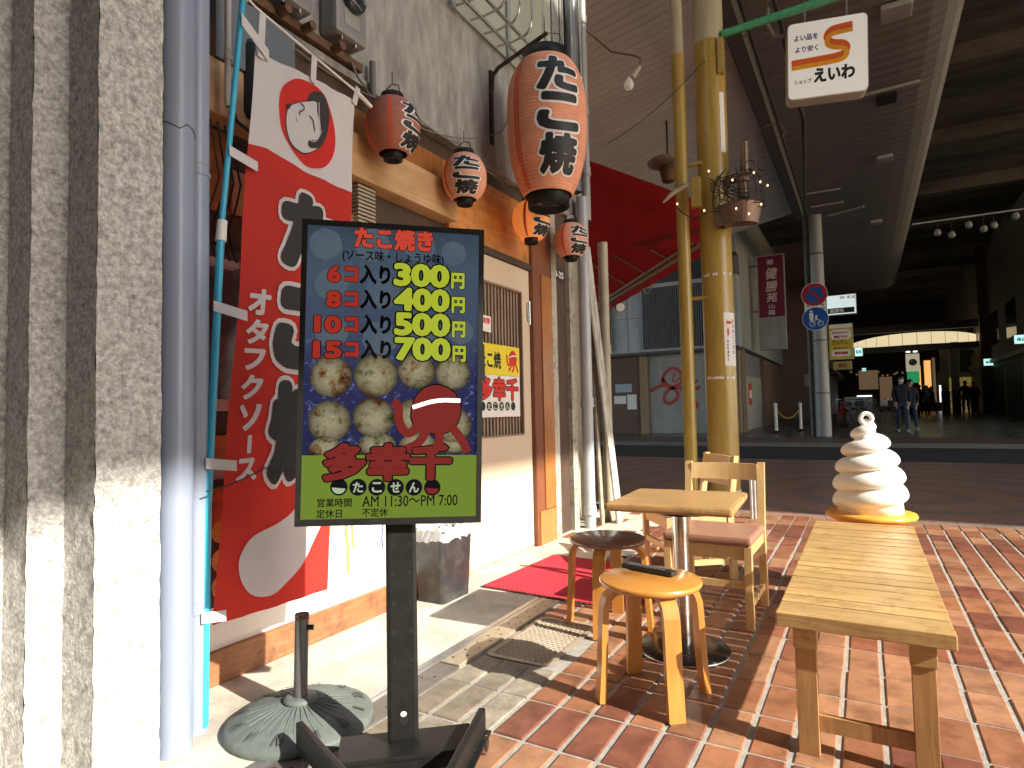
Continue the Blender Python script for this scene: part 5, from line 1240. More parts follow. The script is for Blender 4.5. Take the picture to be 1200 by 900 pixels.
sfc = thing('taupe_soffit', 'sloping soffit of narrow taupe planks over the corner building and yellow poles', 'ceiling', (-3, 10, 6.8))
bmp = bmesh.new(); slope = .19
def szz(x): return 6.86 + slope * (x + 1.55)
pl = MB(); hw = .079
pl._add([(-1.57, -hw, szz(-1.57)), (-1.57, hw, szz(-1.57)), (-6.6, hw, szz(-6.6)), (-6.6, -hw, szz(-6.6)), (-1.57, -hw, szz(-1.57) + .03), (-1.57, hw, szz(-1.57) + .03), (-6.6, hw, szz(-6.6) + .03), (-6.6, -hw, szz(-6.6) + .03)], [(0, 1, 2, 3), (0, 4, 5, 1), (2, 6, 7, 3), (1, 5, 6, 2), (0, 3, 7, 4)])
o = pl.build('plank', m_soffit, sfc); o.matrix_parent_inverse = Matrix.Translation((3, -10, -6.8)); pm = o.data; o.location = (0, 5.98, 0)
for i in range(1, 81):
    q = bpy.data.objects.new('plank', pm); COL.objects.link(q); q.parent = sfc; q.matrix_parent_inverse = Matrix.Translation((3, -10, -6.8)); q.location = (0, 5.98 + i * .172, random.uniform(-.002, .002))
mb = MB(); mb._add([(-1.5, 5.9, 6.93), (-1.5, 19.9, 6.93), (-6.7, 19.9, szz(-6.7) + .045), (-6.7, 5.9, szz(-6.7) + .045)], [(0, 1, 2, 3)]); mb.build('backing', m_brown, sfc, True)
mb = MB(); mb.box(-1.56, -1.36, 5.9, 19.8, 6.62, 7.0); mb.box(-1.62, -1.56, 5.9, 19.8, 6.72, 6.78); mb.build('edge_beam', m_beam_g, sfc, True)
mb = MB(); mb.tube([(-1.25, 5.9, 6.55), (-1.25, 12, 6.62), (-1.25, 19.7, 6.6)], .022, 8); mb.build('conduit', m_wire, sfc, True)
hl = thing('pendant_lamp', 'brown dish shaped lamp hanging under the soffit left of the yellow poles', 'lamp', (-3.05, 11.4, 5.75))
mb = MB(); mb.lathe([(.001, .10), (.24, .08), (.38, .03), (.38, 0), (.26, -.05), (.16, -.08)], 32); mb.build('dish', mat('beige_lamp_dish', (.26, .22, .17), .5, var=.1), hl)
mb = MB(); mb.lathe([(.17, -.08), (.12, -.34), (.10, -.36), (.001, -.36)], 24); mb.build('cone', m_rust, hl)
mb = MB(); mb.cyl((0, 0, .1), (0, 0, .82), .02, n=8); mb.build('rod', m_wire, hl)
bl = thing('bare_bulb_lamp', 'bare clear bulb on a thin rusty arm reaching out from the pipes under the soffit', 'lamp', (-2.31, 6.0, 4.97))
mb = MB(); mb.tube([(0, -.3, .02), (.15, 0, -.10), (.40, 0, -.22), (.46, 0, -.27), (.45, 0, -.36)], .010, 8); mb.build('arm', m_rust, bl)
mb = MB(); mb.cyl((.45, 0, -.35), (.38, -.02, -.45), .022, .028, n=14); mb.build('socket', m_cream, bl)
mb = MB(); o_ = (.34, -.03, -.52); mb.lathe([(.012, .075), (.025, .06), (.045, .02), (.05, -.01), (.038, -.045), (.012, -.06), (.001, -.061)], 20, o_); mb.build('bulb', m_bulb, bl)
cab = MB(); cab.tube(cable([(-2.3, 6.2, 4.0), (-1.5, 7.3, 5.2), (-.9, 8.9, 6.55)], .08, 12), .006, 5); tag(cab.build('overhead_wire', m_wire), 'thin wire rising from the downpipes past the yellow pole to the ceiling beam', 'wire')

# second ceiling, corrugated
c2_ = thing('corrugated_ceiling', 'grey finely ribbed ceiling with a curved outer edge right of the steel beam', 'ceiling', (0, 15, 6.9))
mb = MB(); xs = [-1.36, -.5, .3, .8, 1.1, 1.3, 1.45, 1.55, 1.60]; zs = [0, 0, 0, .01, .04, .10, .19, .32, .50]; vs = []; ny = 420
for j in range(ny + 1):
    y = 5.9 + 30 * j / ny; dz = .018 * (1 if j % 4 in (1, 2) else 0)
    for x, z in zip(xs, zs): vs.append((x, y, 6.9 + z + dz))
C = len(xs); mb._add(vs, [(j * C + i, j * C + i + 1, (j + 1) * C + i + 1, (j + 1) * C + i) for j in range(ny) for i in range(C - 1)], False); mb.build('ribbed_sheet', m_ceil2, c2_, True)
mb = MB(); mb.box(-1.36, 1.62, 5.9, 36, 7.5, 7.55); mb.build('deck', m_dark_con, c2_, True)
m_strip = mat('pale_tube', (.42, .42, .40), .5)
def strip(a, b_, label): mb = MB(); mb.cyl(a, b_, .035, n=8); tag(mb.build('ceiling_tube', m_strip), label, 'tube light')
strip((.18, 12.93, 6.84), (1.08, 12.9, 6.84), 'unlit pale tube light on the ribbed ceiling next to the dark vent')
strip((-1.15, 18.2, 6.84), (-.34, 18.25, 6.84), 'unlit tube light at the ceiling edge just above the street pole top')
strip((-1.13, 19.5, 6.84), (-.3, 19.5, 6.84), 'unlit tube light right over the top of the street sign pole')
strip((-.75, 20.7, 6.84), (.19, 20.3, 6.84), 'unlit tube light a little beyond the street pole top')
mb = MB(); mb.box(.41, .74, 13.2, 13.6, 6.84, 6.89); tag(mb.build('ceiling_vent', m_wire), 'dark square vent set in the ribbed ceiling', 'vent')
def cbox(x, y, label, s=.16): mb = MB(); mb.box(x - s, x + s, y - s, y + s, 6.80, 6.89, bev=.02); tag(mb.build('ceiling_fixture', m_strip), label, 'ceiling fixture')
cbox(.62, 10.4, 'pale square fixture at the top edge of the picture on the ribbed ceiling', .2); cbox(.62, 16.6, 'small pale square fixture halfway down the ribbed ceiling'); cbox(.53, 22.3, 'small pale square fixture far down the ribbed ceiling')
# dark deck over the crossing and an unseen beam added to shade the shop front
dk = thing('elevated_deck', 'huge dark stained concrete deck roofing the crossing and arcade', 'viaduct', (10, 30, 9.5))
mb = MB(); mb.box(-30, 45, 5.1, 75, 9.5, 10.5); mb.build('slab', m_dark_con, dk, True)
for i in range(9):
    mb = MB(); mb.box(1.8, 45, 12.2 + i * 5.2, 12.7 + i * 5.2, 9.05, 9.497); mb.build('joist', m_dark_con, dk, True)
mb = MB(); mb.box(11.4, 12.4, -60, 4.9, 9.93, 13.6); mb.build('sun_block_beam', m_dark_con, dk, True)
for x in (6.6, 24): mb = MB(); mb.box(x, x + 1.2, 28.5 if x < 10 else 20, 30 if x < 10 else 21.2, 0.1, 9.498); mb.build('column', m_dark_con, dk, True)

# unseen dark block added behind the viewer to cut the sky light
bb_ = thing('rear_sky_block', 'unseen dark block added behind the camera to keep out sky light', 'building', (0, -6, 0))
mb = MB(); mb.box(-14, 10, -9, -1.2, 0, 24); mb.build('wall', mat('rear_block_dark', (.06, .055, .05), .8), bb_, True)
mb = MB(); mb.box(-2.9, -2.42, -1.19, .58, 0, 9.4); mb.build('side_wall', mat('grey_side_wall', (.28, .26, .23), .8), bb_, True)
# hanging shop sign
es = thing('shop_sign_box', 'white rounded hanging shop sign with an orange S shaped stripe and Japanese lettering', 'sign', (-.24, 8, 5.2))
ya = radians(12); Us = Vector((cos(ya), sin(ya), -.03)).normalized(); Fs0 = Vector((-.66, 7.92, 4.77)); Vs = Vector((0, 0, 1)); Vs = (Vs - Us * Vs.dot(Us)).normalized(); FS_ = frame(Fs0, Us, Vs)
m_sg = emis('sign_face_white', (.95, .93, .86), .10, (.7, .69, .64), .3)
mb = MB(); mb.prism(rrect(0, .86, 0, .93, .06), FS_, -.20, -.004); mb.build('case', mat('sign_case_beige', (.5, .46, .38), .5), es, True)
mb = MB(); mb.prism(rrect(.01, .85, .01, .92, .055), FS_, -.003, .006); face = mb.build('face', m_sg, es, True)
D = .008
def sgt(s, box, m, b=.03): mb = MB(); text_bb(mb, s, FS_, box, D, b); mb.build('lettering', m, face, True)
sgt('よい品を', (.075, .335, .70, .775), m_navy, .03); sgt('より安く', (.085, .335, .56, .635), m_navy, .03)
sgt('ショップ', (.075, .26, .18, .235), m_ink, .02); sgt('えいわ', (.285, .72, .17, .345), m_ink, .05)
def sshape(off, wd, m, d):
    mb = MB(); pts = [(.045, .405), (.36, .415), (.56, .425), (.62, .455), (.645, .52), (.60, .575), (.50, .585), (.43, .63), (.43, .70), (.48, .755), (.58, .765), (.70, .775)]
    ribbon(mb, [(u + off * .0, v + off) for u, v in pts], wd, FS_, d, 3); mb.build('s_stripe', m, face, True)
sshape(.035, .075, m_or1, D); sshape(-.025, .055, m_or2, D + .001)
mb = MB(); mb.tube([FS_(-.01, .85, -.1), FS_(-.14, .88, -.1), FS_(-.22, 1.0, -.05), FS_(-.2, 1.5, 0), FS_(-.25, 2.1, 0)], .03, 8); mb.build('cable', m_beam_g, es, True)
for u in (.2, .65): mb = MB(); mb.cyl(FS_(u, .92, -.1), FS_(u, 2.05, -.1), .02, n=8); mb.build('hanger', m_beam_g, es, True)
mb = MB(); mb.tube(cable([(-.95, 6.2, 6.9), (-.72, 8.2, 5.9), (-.6, 9.5, 5.2), (-1.2, 18, 6.5)], .1, 10), .03, 8); tag(mb.build('black_cable', m_wire), 'black cable looping down beside the hanging shop sign', 'cable')
lr = thing('lantern_rail', 'thin pale rail across the dark deck carrying a row of dim round bulbs', 'light rail', (2, 16, 5))
mb = MB(); mb.cyl((1.05, 16, 5.06), (3.6, 16, 5.05), .02, n=8); mb.build('rail', m_strip, lr, True)
for x, z in ((1.5, 4.80), (1.75, 4.72), (2.05, 4.88), (2.3, 4.75), (2.47, 4.80), (2.83, 4.93), (3.1, 4.85)):
    mb = MB(); mb.lathe([(.001, .08), (.05, .06), (.07, 0), (.05, -.06), (.001, -.08)], 12, (x, 16, z)); mb.build('bulb', mat('dim_bulb', (.28, .26, .22), .3) if x == 1.5 else bpy.data.materials['dim_bulb'], lr, True)
    mb = MB(); mb.cyl((x, 16, z + .07), (x, 16, 5.05), .006, n=5); mb.build('flex', m_wire, lr, True)

# ================================================================== SHUTTERED BUILDING ACROSS THE ROAD
b2 = thing('shuttered_building', 'pale building across the road with a graffitied shutter below finned cladding', 'building', (-6, 22, .25))
def bb(name, m, *a, par=None): mb = MB(); mb.box(*a); return mb.build(name, m, par or b2, True)
wallb = bb('brick_wall', m_brick, -14, -6.85, 21.5, 22, .2, 3.2); bb('brick_pier', mat('tan_brick_pier', (.30, .21, .13), .8, var=.2, scale=14), -7.0, -6.72, 21.42, 21.7, .2, 3.14)
mb = MB(); rr = random.Random(9)
for j in range(30):
    for i in range(14):
        x = -8.95 + i * .145 + (j % 2) * .07; mb.box(x, x + .135, 21.485, 21.4995, .28 + j * .095, .28 + j * .095 + .083)
stuff(mb.build('bricks', m_brick, b2, True))
sh_ = bb('shutter', m_shutter, -6.70, -4.62, 21.6, 21.64, .25, 3.08); mb = MB()
for j in range(34): mb.box(-6.70, -4.62, 21.555, 21.60, .27 + j * .083, .27 + j * .083 + .060)
stuff(mb.build('ribs', m_shutter, sh_, True))
Fg = frame((0, 21.550, 0), (1, 0, 0), (0, 0, 1)); mb = MB()
for k, (pts, wd) in enumerate((([(-6.2, 2.0), (-6.2, 2.3), (-5.83, 2.62), (-5.45, 2.3), (-5.55, 1.95), (-6.0, 1.87), (-6.2, 2.2)], .11), ([(-6.66, 1.76), (-6.25, 1.98), (-5.8, 1.85), (-5.62, 1.6), (-5.9, 1.28), (-6.2, 1.35), (-6.1, 1.75), (-5.7, 1.9), (-5.3, 1.7), (-4.9, 1.85)], .11), ([(-5.39, 2.3), (-5.36, 1.8), (-5.2, 1.85), (-5.0, 2.1)], .08), ([(-5.5, 1.3), (-5.2, 1.42), (-4.95, 1.2), (-5.2, 1.05), (-5.5, 1.3)], .09), ([(-5.75, 2.4), (-5.9, 2.0), (-5.55, 2.2)], .05))): ribbon(mb, pts, wd, Fg, .001 * k, 2)
mb.build('graffiti', m_graf, sh_, True)
bb('pier', mat('tan_pier', (.26, .20, .14), .8, var=.15), -4.58, -3.62, 21.5, 22, .2, 3.14)
# upper storey
bb('upper_cladding', m_panelw, -14, -3.55, 21.3, 21.9, 3.15, 5.55); bb('upper_band', mat('dark_window_band', (.05, .06, .07), .3), -14, -3.9, 21.45, 21.9, 5.56, 6.3); bb('parapet', m_panelg, -14, -3.55, 21.3, 21.9, 6.31, 9.4)
bb('joint', m_fin, -14, -3.55, 21.292, 21.299, 4.38, 4.40)
for x in (-7.35, -5.1): bb('joint', m_fin, x, x + .02, 21.290, 21.297, 3.2, 5.5)
for i in range(34):
    x = -6.75 + i * .075
    if x > -4.4: break
    bb('fin', m_fin, x, x + .03, 21.15, 21.28, 3.25, 5.40)
for i in range(8): bb('fin', m_fin, -8.7 + i * .11, -8.67 + i * .11, 21.15, 21.28, 3.25, 5.1)
bb('fascia', mat('dark_fascia', (.08, .08, .085), .5), -14, -3.53, 21.2, 21.9, 3.05, 3.147)
# side wall running away
bb('side_cladding', m_panelg, -3.75, -3.553, 21.92, 34, 3.18, 8.6); bb('side_joint', m_fin, -3.549, -3.545, 21.95, 34, 4.38, 4.40)
bb('side_window', m_glassd, -3.56, -3.548, 27.0, 28.4, 4.6, 7.2); bb('side_window', m_glassd, -3.56, -3.548, 29.2, 30.6, 4.6, 7.2)
bb('side_pier', mat('tan_pier_side', (.20, .15, .11), .8, var=.15), -3.85, -3.60, 22.02, 22.8, .2, 3.14); s2 = bb('side_shutter', m_shutter, -3.80, -3.76, 22.8, 27.5, .2, 2.3); bb('side_grille', m_fin, -3.82, -3.77, 22.8, 27.5, 2.31, 3.14)
mb = MB()
for j in range(24): mb.box(-3.76, -3.745, 22.8, 27.5, .27 + j * .083, .33 + j * .083)
stuff(mb.build('ribs', m_shutter, s2, True)); bb('side_door_notice', m_red, -3.742, -3.735, 24.2, 24.9, 1.2, 2.0, par=s2); bb('notice_panel', m_inkw, -3.734, -3.73, 24.3, 24.8, 1.45, 1.75, par=s2)
bb('side_brick', m_brick, -3.85, -3.62, 27.6, 34, .2, 3.1)
nb = thing('notice_board', 'pair of pale paper notices pasted on the brown brick wall left of the shutter', 'notice', (-7.6, 21.47, 1.6))
for a in ((-7.95, -7.32, 1.75, 2.05), (-8.0, -7.55, 1.33, 1.62), (-7.5, -7.15, 1.12, 1.66)):
    mb = MB(); mb.box(a[0], a[1], 21.468, 21.478, a[2], a[3]); mb.build('sheet', mat('pale_blue_paper', (.35, .45, .48), .6) if a[2] == 1.75 else m_inkw, nb, True)
# maroon sign
ms = thing('maroon_sign', 'tall maroon sign board with pale vertical characters on the side of the shuttered building', 'sign', (-2.9, 24, 4))
mb = MB(); mb.box(-3.24, -2.38, 24, 24.25, 4.38, 6.62); mb.build('panel', m_maroon, ms, True)
mb = MB(); mb.box(-3.28, -2.36, 24.005, 24.26, 3.18, 4.375); mb.box(-3.28, -3.243, 23.99, 24.25, 4.375, 6.66); mb.box(-2.378, -2.35, 23.99, 24.25, 4.375, 6.66); mb.box(-3.28, -2.35, 23.99, 24.25, 6.622, 6.66); mb.build('frame', m_panelg, ms, True)
mb = MB(); mb.box(-3.54, -3.28, 24.1, 24.15, 4.6, 4.66); mb.box(-3.54, -3.28, 24.1, 24.15, 6.3, 6.36); mb.build('bracket', m_fin, ms, True)
Fm = frame((-2.81, 23.997, 0), (1, 0, 0), (0, 0, 1)); mb = MB()
for s, z, w_, h in (('㈱', 6.28, .22, .22), ('健', 5.76, .40, .42), ('勝', 5.30, .40, .40), ('苑', 4.92, .36, .34), ('山', 4.68, .2, .16), ('陽', 4.45, .22, .18)): text_bb(mb, s, Fm, (-w_ / 2, w_ / 2, z, z + h), .002, .02, shear=.12 if w_ > .3 else 0)
mb.build('lettering', mat('pale_pink_print', (.62, .5, .5), .6), ms, True)

# ================================================================== STREET POLE WITH ROAD SIGNS
def pole_thing(): 
    t = thing('street_pole', 'grey round street pole carrying two round road signs at the far kerb', 'pole', (-1.05, 19.6, .25))
    mb = MB(); mb.cyl((0, 0, 0), (0, 0, 6.35), .20, .17, n=24); mb.build('shaft', m_pipe2, t); mb = MB(); mb.cyl((-.28, .1, 0), (-.28, .1, 6.35), .06, n=12); mb.build('side_conduit', m_beam_g, t)
    for z in (1.2, 2.7, 5.2): mb = MB(); mb.cyl((0, 0, z), (0, 0, z + .05), .205, n=24); mb.build('band', m_beam_g, t)
pole_thing()
def disc(name, label, z, ring, fill):
    t = thing(name, label, 'road sign', (-1.13, 19.3, z))
    F = frame((0, 0, 0), (1, 0, 0), (0, 0, 1)); mb = MB(); mb.prism(ell(0, 0, .34, .34, 36), F, -.02, 0); mb.build('rim', m_inkw, t)
    mb = MB(); mb.sheet(ell(0, 0, .325, .325, 36), F, .003); mb.build('ring', ring, t); mb = MB(); mb.sheet(ell(0, 0, .235, .235, 30), F, .005); 
    mb.build('field', fill, t); mb = MB(); mb.cyl((.1, .02, 0), (.1, .12, 0), .03, n=8); mb.build('clamp', m_beam_g, t); return t, F
t, F = disc('no_parking_sign', 'round no parking sign, blue with red ring and one red slash', 4.27, m_redsign, m_bluesign); mb = MB(); ribbon(mb, [(-.2, .2), (.2, -.2)], .07, F, .008, 0); mb.build('slash', m_redsign, t)
t, F = disc('cycle_path_sign', 'round blue sign with white pedestrian and bicycle figures, below the no parking sign', 3.58, m_bluesign, m_bluesign); mb = MB()
mb.sheet(ell(-.10, .21, .035, .035, 12), F, .008); mb.sheet([(-.15, .17), (-.05, .17), (-.04, .02), (-.07, -.06), (-.13, -.06), (-.15, .02)], F, .008); mb.sheet([(.0, .10), (.05, .10), (.05, -.04), (0, -.04)], F, .008)
for cx_ in (-.08, .13): ribbon(mb, [(cx_ + .07 * cos(a), -.14 + .07 * sin(a)) for a in [k * pi / 6 for k in range(13)]], .016, F, .008, 0)
ribbon(mb, [(-.08, -.14), (0, -.03), (.10, -.04), (.13, -.14)], .016, F, .009, 0); mb.build('figures', m_inkw, t)
t = thing('sign_plate', 'small white text plate between the two round road signs', 'sign', (-1.12, 19.32, 3.92)); F = frame((0, 0, 0), (1, 0, 0), (0, 0, 1)); mb = MB(); mb.prism([(-.28, -.13), (.28, -.13), (.28, .13), (-.28, .13)], F, -.01, 0); mb.build('plate', m_inkw, t)
mb = MB(); text_bb(mb, '駐車場', F, (-.22, .22, .02, .10), .002, .03); text_bb(mb, '自転車', F, (-.2, .24, -.11, -.03), .002, .06); mb.build('lettering', m_ink, t)
def lbox(label, x0, x1, z0, z1, y, m, texts=(), e=.0, depth=.2):
    t = thing('sign_box', label, 'sign', ((x0 + x1) / 2, y, (z0 + z1) / 2)); mb = MB(); mb.box(x0, x1, y + .004, y + depth, z0, z1, bev=.015); mb.build('case', m_panelg, t, True)
    F = frame((0, y, 0), (1, 0, 0), (0, 0, 1)); mb = MB(); mb.box(x0 + .02, x1 - .02, y - .004, y + .002, z0 + .02, z1 - .02); mb.build('face', m, t, True)
    for s, b_, mm_, bo in texts: mb = MB(); text_bb(mb, s, F, (x0 + b_[0] * (x1 - x0), x0 + b_[1] * (x1 - x0), z0 + b_[2] * (z1 - z0), z0 + b_[3] * (z1 - z0)), .006, bo); mb.build('lettering', mm_, t, True)
    return t, F
m_lb = emis('lightbox_white', (.75, .92, .92), .26, (.5, .5, .5)); m_lbc = emis('lightbox_cyan', (.45, .85, .75), .5, (.4, .5, .5)); m_yb = mat('banner_yellow', (.62, .45, .03), .6)
t, F = lbox('white horizontal light box sign jutting right behind the no parking sign', -.86, -.10, 3.68, 4.26, 19.7, m_lb, (('衣料・婦人服', (.45, .95, .76, .92), m_red, .02),)); mb = MB(); mb.box(-.83, -.16, 19.688, 19.692, 3.73, 3.88); mb.build('black_strip', m_ink, t, True); mb = MB(); text_bb(mb, '健康苑', F, (-.78, -.42, 3.75, 3.86), .014, .04); mb.build('strip_lettering', m_inkw, t, True)
t, F = lbox('yellow banner sign with rounded white panels under the white light box', -.84, -.22, 2.40, 3.42, 19.62, m_yb, (('かんたん！', (.15, .85, .42, .56), m_ink, .02), ('最短30分', (.2, .8, .30, .36), m_ink, .01)), depth=.04)
mb = MB(); mb.sheet(rrect(-.79, -.27, 2.98, 3.25, .1), F, .006); mb.sheet(rrect(-.76, -.30, 2.50, 2.68, .03), F, .006); mb.sheet([(-.80, 3.30), (-.25, 3.30), (-.25, 3.40), (-.80, 3.40)], F, .006); mb.build('white_panel', m_inkw, t, True)
mb = MB(); text_bb(mb, '無料査定受付中', F, (-.74, -.32, 3.13, 3.20), .008, .02); text_bb(mb, '電話でOK', F, (-.7, -.36, 3.01, 3.09), .008, .05); text_bb(mb, '買取相談', F, (-.7, -.36, 2.55, 2.63), .008, .05); mb.build('panel_lettering', m_redsign, t, True)
lbox('lower dull yellow banner piece hanging under the yellow banner', -.76, -.28, 2.12, 2.36, 19.7, mat('banner_yellow_dull', (.35, .27, .04), .6), (('買取', (.3, .7, .3, .7), m_maroon, .03),), depth=.03)
for i, (label, a) in enumerate((('small lit white box sign far down the arcade beside the yellow banner', (-.28, 0, 2.9, 3.25, 26, m_lbc)), ('tiny lit green box sign deep in the arcade left of the clock board', (-.1, .12, 2.95, 3.15, 39, m_lbc)), ('lit pale green box sign on the brown pillar at the arcade right', (5.35, 5.98, 2.98, 3.36, 39.5, m_lbc)), ('lit pale green box sign cut by the right edge of the picture', (5.12, 5.75, 3.35, 3.72, 30.5, m_lbc)))):
    lbox(label, *a[:5], a[5], (('商店街', (.15, .85, .3, .7), m_navy, .03),))

# barrier posts with chain
for i, (x, y, lb) in enumerate(((-2.50, 21.3, 'white barrier post with black foot, left end of the yellow chain'), (-1.93, 23.0, 'white barrier post with black foot, right end of the yellow chain'))):
    t = thing('barrier_post', lb, 'post', (x, y, .25), 0, 'barrier posts holding a chain'); mb = MB(); mb.cyl((0, 0, .05), (0, 0, .9), .05, n=14); mb.build('shaft', m_white, t); mb = MB(); mb.lathe([(.16, 0), (.16, .04), (.06, .08), (.06, .10)], 16); mb.build('foot', m_black, t); mb = MB(); mb.lathe([(.05, .9), (.065, .93), (.04, .98), (.001, .99)], 14); mb.build('cap', m_white, t)
mb = MB(); mb.tube(cable([(-2.5, 21.3, 1.05), (-1.93, 23.0, 1.05)], .32, 16), .018, 6); tag(mb.build('barrier_chain', mat('dull_yellow_chain', (.40, .28, .06), .6)), 'dull yellow chain slung between the two white barrier posts', 'chain')

# ================================================================== ARCADE INTERIOR
ar = thing('arcade_shops_left', 'dark row of small shops along the left side of the arcade behind the street pole', 'building', (-2.5, 40, .25)); ar.name = 'arcade_shop_row'
def ab(par, name, m, *a): mb = MB(); mb.box(*a); return mb.build(name, m, par, True)
ab(ar, 'front_wall', m_brick, -12, -2.0, 34.02, 34.6, .2, 9.4); ab(ar, 'side_wall', m_brown, -2.3, -2.0, 34.62, 62, .2, 9.4)
for i in range(7): ab(ar, 'door_opening', mat('shop_glow', (.2, .14, .08), .6) if i == 0 else bpy.data.materials['shop_glow'], -1.995, -1.98, 36 + i * 3.6, 38 + i * 3.6, .5, 2.8)
for i in range(8): ab(ar, 'awning_board', (m_maroon, m_fin, m_brown, m_beam_g)[i % 4], -1.99, -1.55, 35.2 + i * 3.2, 37.2 + i * 3.2, 3.2, 3.6)
ab(ar, 'meter_box', m_panelg, -2.6, -2.35, 33.95, 34.015, 2.1, 2.7)
rbld = thing('arcade_building', 'beige two storey building at the right end of the arcade with dark window openings', 'building', (6, 36, .25))
m_bei = mat('dim_beige_wall', (.33, .28, .22), .8, var=.1, scale=1)
ab(rbld, 'wall', m_bei, 5.75, 9, 28, 60, .2, 9.4)
for i in range(6): ab(rbld, 'upper_window', m_glassd, 5.735, 5.75, 29.5 + i * 4, 31.6 + i * 4, 4.0, 5.6)
for i in range(6): ab(rbld, 'shopfront', m_brown, 5.735, 5.75, 29 + i * 4, 32.2 + i * 4, .25, 2.9)
ab(rbld, 'band', m_cream, 5.6, 5.75, 28, 60, 3.1, 3.3)
pil = thing('arcade_pillar', 'dark brown square pillar standing in the arcade in front of the mural', 'pillar', (5.5, 40, .4)); ab(pil, 'shaft', m_redbrown, 5.35, 5.72, 40, 40.4, .4, 9.49); ab(pil, 'sleeve', m_brown, 5.34, 5.73, 39.99, 40.41, .4, 2.4)
for x, lb in ((3.85, 'pale square column left of the mural in the arcade'), (4.35, 'second pale square column just right of the first in the arcade')):
    t = thing('arcade_column', lb, 'pillar', (x, 43, .4)); ab(t, 'shaft', m_bei, x, x + .35, 43, 43.35, .4, 4.6); ab(t, 'base', m_brown, x - .02, x + .37, 42.98, 43.37, .4, 1.8)
mur = thing('arcade_mural', 'yellow and brown patterned mural wall behind the pillar at the end of the arcade', 'mural', (5.8, 47, 1.4))
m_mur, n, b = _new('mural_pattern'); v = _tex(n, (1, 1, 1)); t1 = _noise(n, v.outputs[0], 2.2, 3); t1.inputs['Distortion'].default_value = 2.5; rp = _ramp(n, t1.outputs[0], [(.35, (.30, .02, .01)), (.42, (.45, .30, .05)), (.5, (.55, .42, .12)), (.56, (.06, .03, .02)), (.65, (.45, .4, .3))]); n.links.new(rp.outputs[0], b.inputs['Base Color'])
n.links.new(rp.outputs[0], b.inputs['Emission Color']); b.inputs['Emission Strength'].default_value = .12  # the mural glows faintly, light added to its own colours
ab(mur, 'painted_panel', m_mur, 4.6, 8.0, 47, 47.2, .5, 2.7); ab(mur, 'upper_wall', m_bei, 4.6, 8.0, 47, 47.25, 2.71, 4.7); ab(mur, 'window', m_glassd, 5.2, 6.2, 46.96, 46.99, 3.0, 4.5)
ew = thing('arcade_end_wall', 'dark far end of the arcade broken by warm shop windows and bright daylight gaps', 'wall', (2, 60, .5)); ab(ew, 'wall', m_brown, -12, 12, 60, 60.5, .2, 9.49)
m_warm = emis('warm_shop_light', (1, .50, .16), .38); m_cool = emis('daylight_gap', (.85, .9, 1), .7); m_dimw = emis('dim_warm_light', (.7, .45, .25), .06)
for i, (x0, x1, z0, z1, m) in enumerate(((3.6, 4.0, 1.8, 4.2, m_warm), (4.25, 4.7, 2.4, 4.6, m_warm), (4.8, 5.0, 1.2, 4.8, m_dimw), (3.0, 3.5, 1.2, 2.4, m_cool), (-.6, .5, .9, 1.9, m_cool), (1.1, 2.0, 1.4, 3.4, m_dimw), (-.4, 1.0, 2.4, 4.0, m_dimw), (5.2, 5.6, 1.2, 2.6, m_cool))): ab(ew, 'lit_window', m, x0, x1, 59.95, 59.99, z0, z1)
rr = random.Random(21)
for i in range(12): mb = MB(); x = -.8 + i * .33; mb.lathe([(.001, .08), (.07, .05), (.08, 0), (.05, -.07), (.001, -.08)], 8, (x, 52 + rr.uniform(-3, 3), 3.4 + rr.uniform(-.2, .2))); tag(mb.build('arcade_bulb', m_dimw), 'small dim warm bulb in the row deep inside the arcade', 'bulb', 'dim bulbs strung deep inside the arcade')
ov = thing('bright_ring_fascia', 'long pale band curving overhead at the arcade entrance, its sunlight given as glow', 'skylight', (2.8, 47, 4.8)); m_ov = emis('sunlit_glow_cream', (1, .82, .48), .30, (.6, .5, .35))  # glow stands in for sunlight on a pale wall band, no lamp
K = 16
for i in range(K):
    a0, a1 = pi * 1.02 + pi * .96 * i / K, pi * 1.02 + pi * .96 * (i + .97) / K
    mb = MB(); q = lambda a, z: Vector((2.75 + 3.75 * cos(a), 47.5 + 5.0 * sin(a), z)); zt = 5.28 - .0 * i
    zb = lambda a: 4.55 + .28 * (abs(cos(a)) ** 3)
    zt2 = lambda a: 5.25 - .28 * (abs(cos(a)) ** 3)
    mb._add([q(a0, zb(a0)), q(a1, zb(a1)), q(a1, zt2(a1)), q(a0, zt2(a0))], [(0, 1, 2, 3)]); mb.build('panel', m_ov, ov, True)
mb = MB(); mb.box(-1.99, 5.74, 42.2, 42.4, 5.32, 5.75); mb.build('upper_trim', mat('brown_trim', (.16, .10, .08), .5), ov, True)
mb = MB(); mb.box(-1.99, 5.74, 42.1, 42.3, 4.15, 4.50); mb.build('lower_trim', mat('dull_grey_trim', (.16, .14, .12), .5), ov, True)
cl = thing('clock_board', 'tall beige board with a round clock over a green panel inside the arcade', 'clock', (2.35, 40, .5)); ab(cl, 'board', emis('lit_beige_board', (.85, .75, .5), .16, (.5, .45, .32)), 2.03, 2.65, 40, 40.3, 2.9, 3.85); ab(cl, 'green_panel', emis('lit_green_panel', (.02, .30, .12), .3, (.02, .2, .09)), 2.06, 2.62, 40.02, 40.3, 2.28, 2.89); ab(cl, 'lower_board', m_brown, 2.1, 2.58, 40.05, 40.3, .5, 2.27)
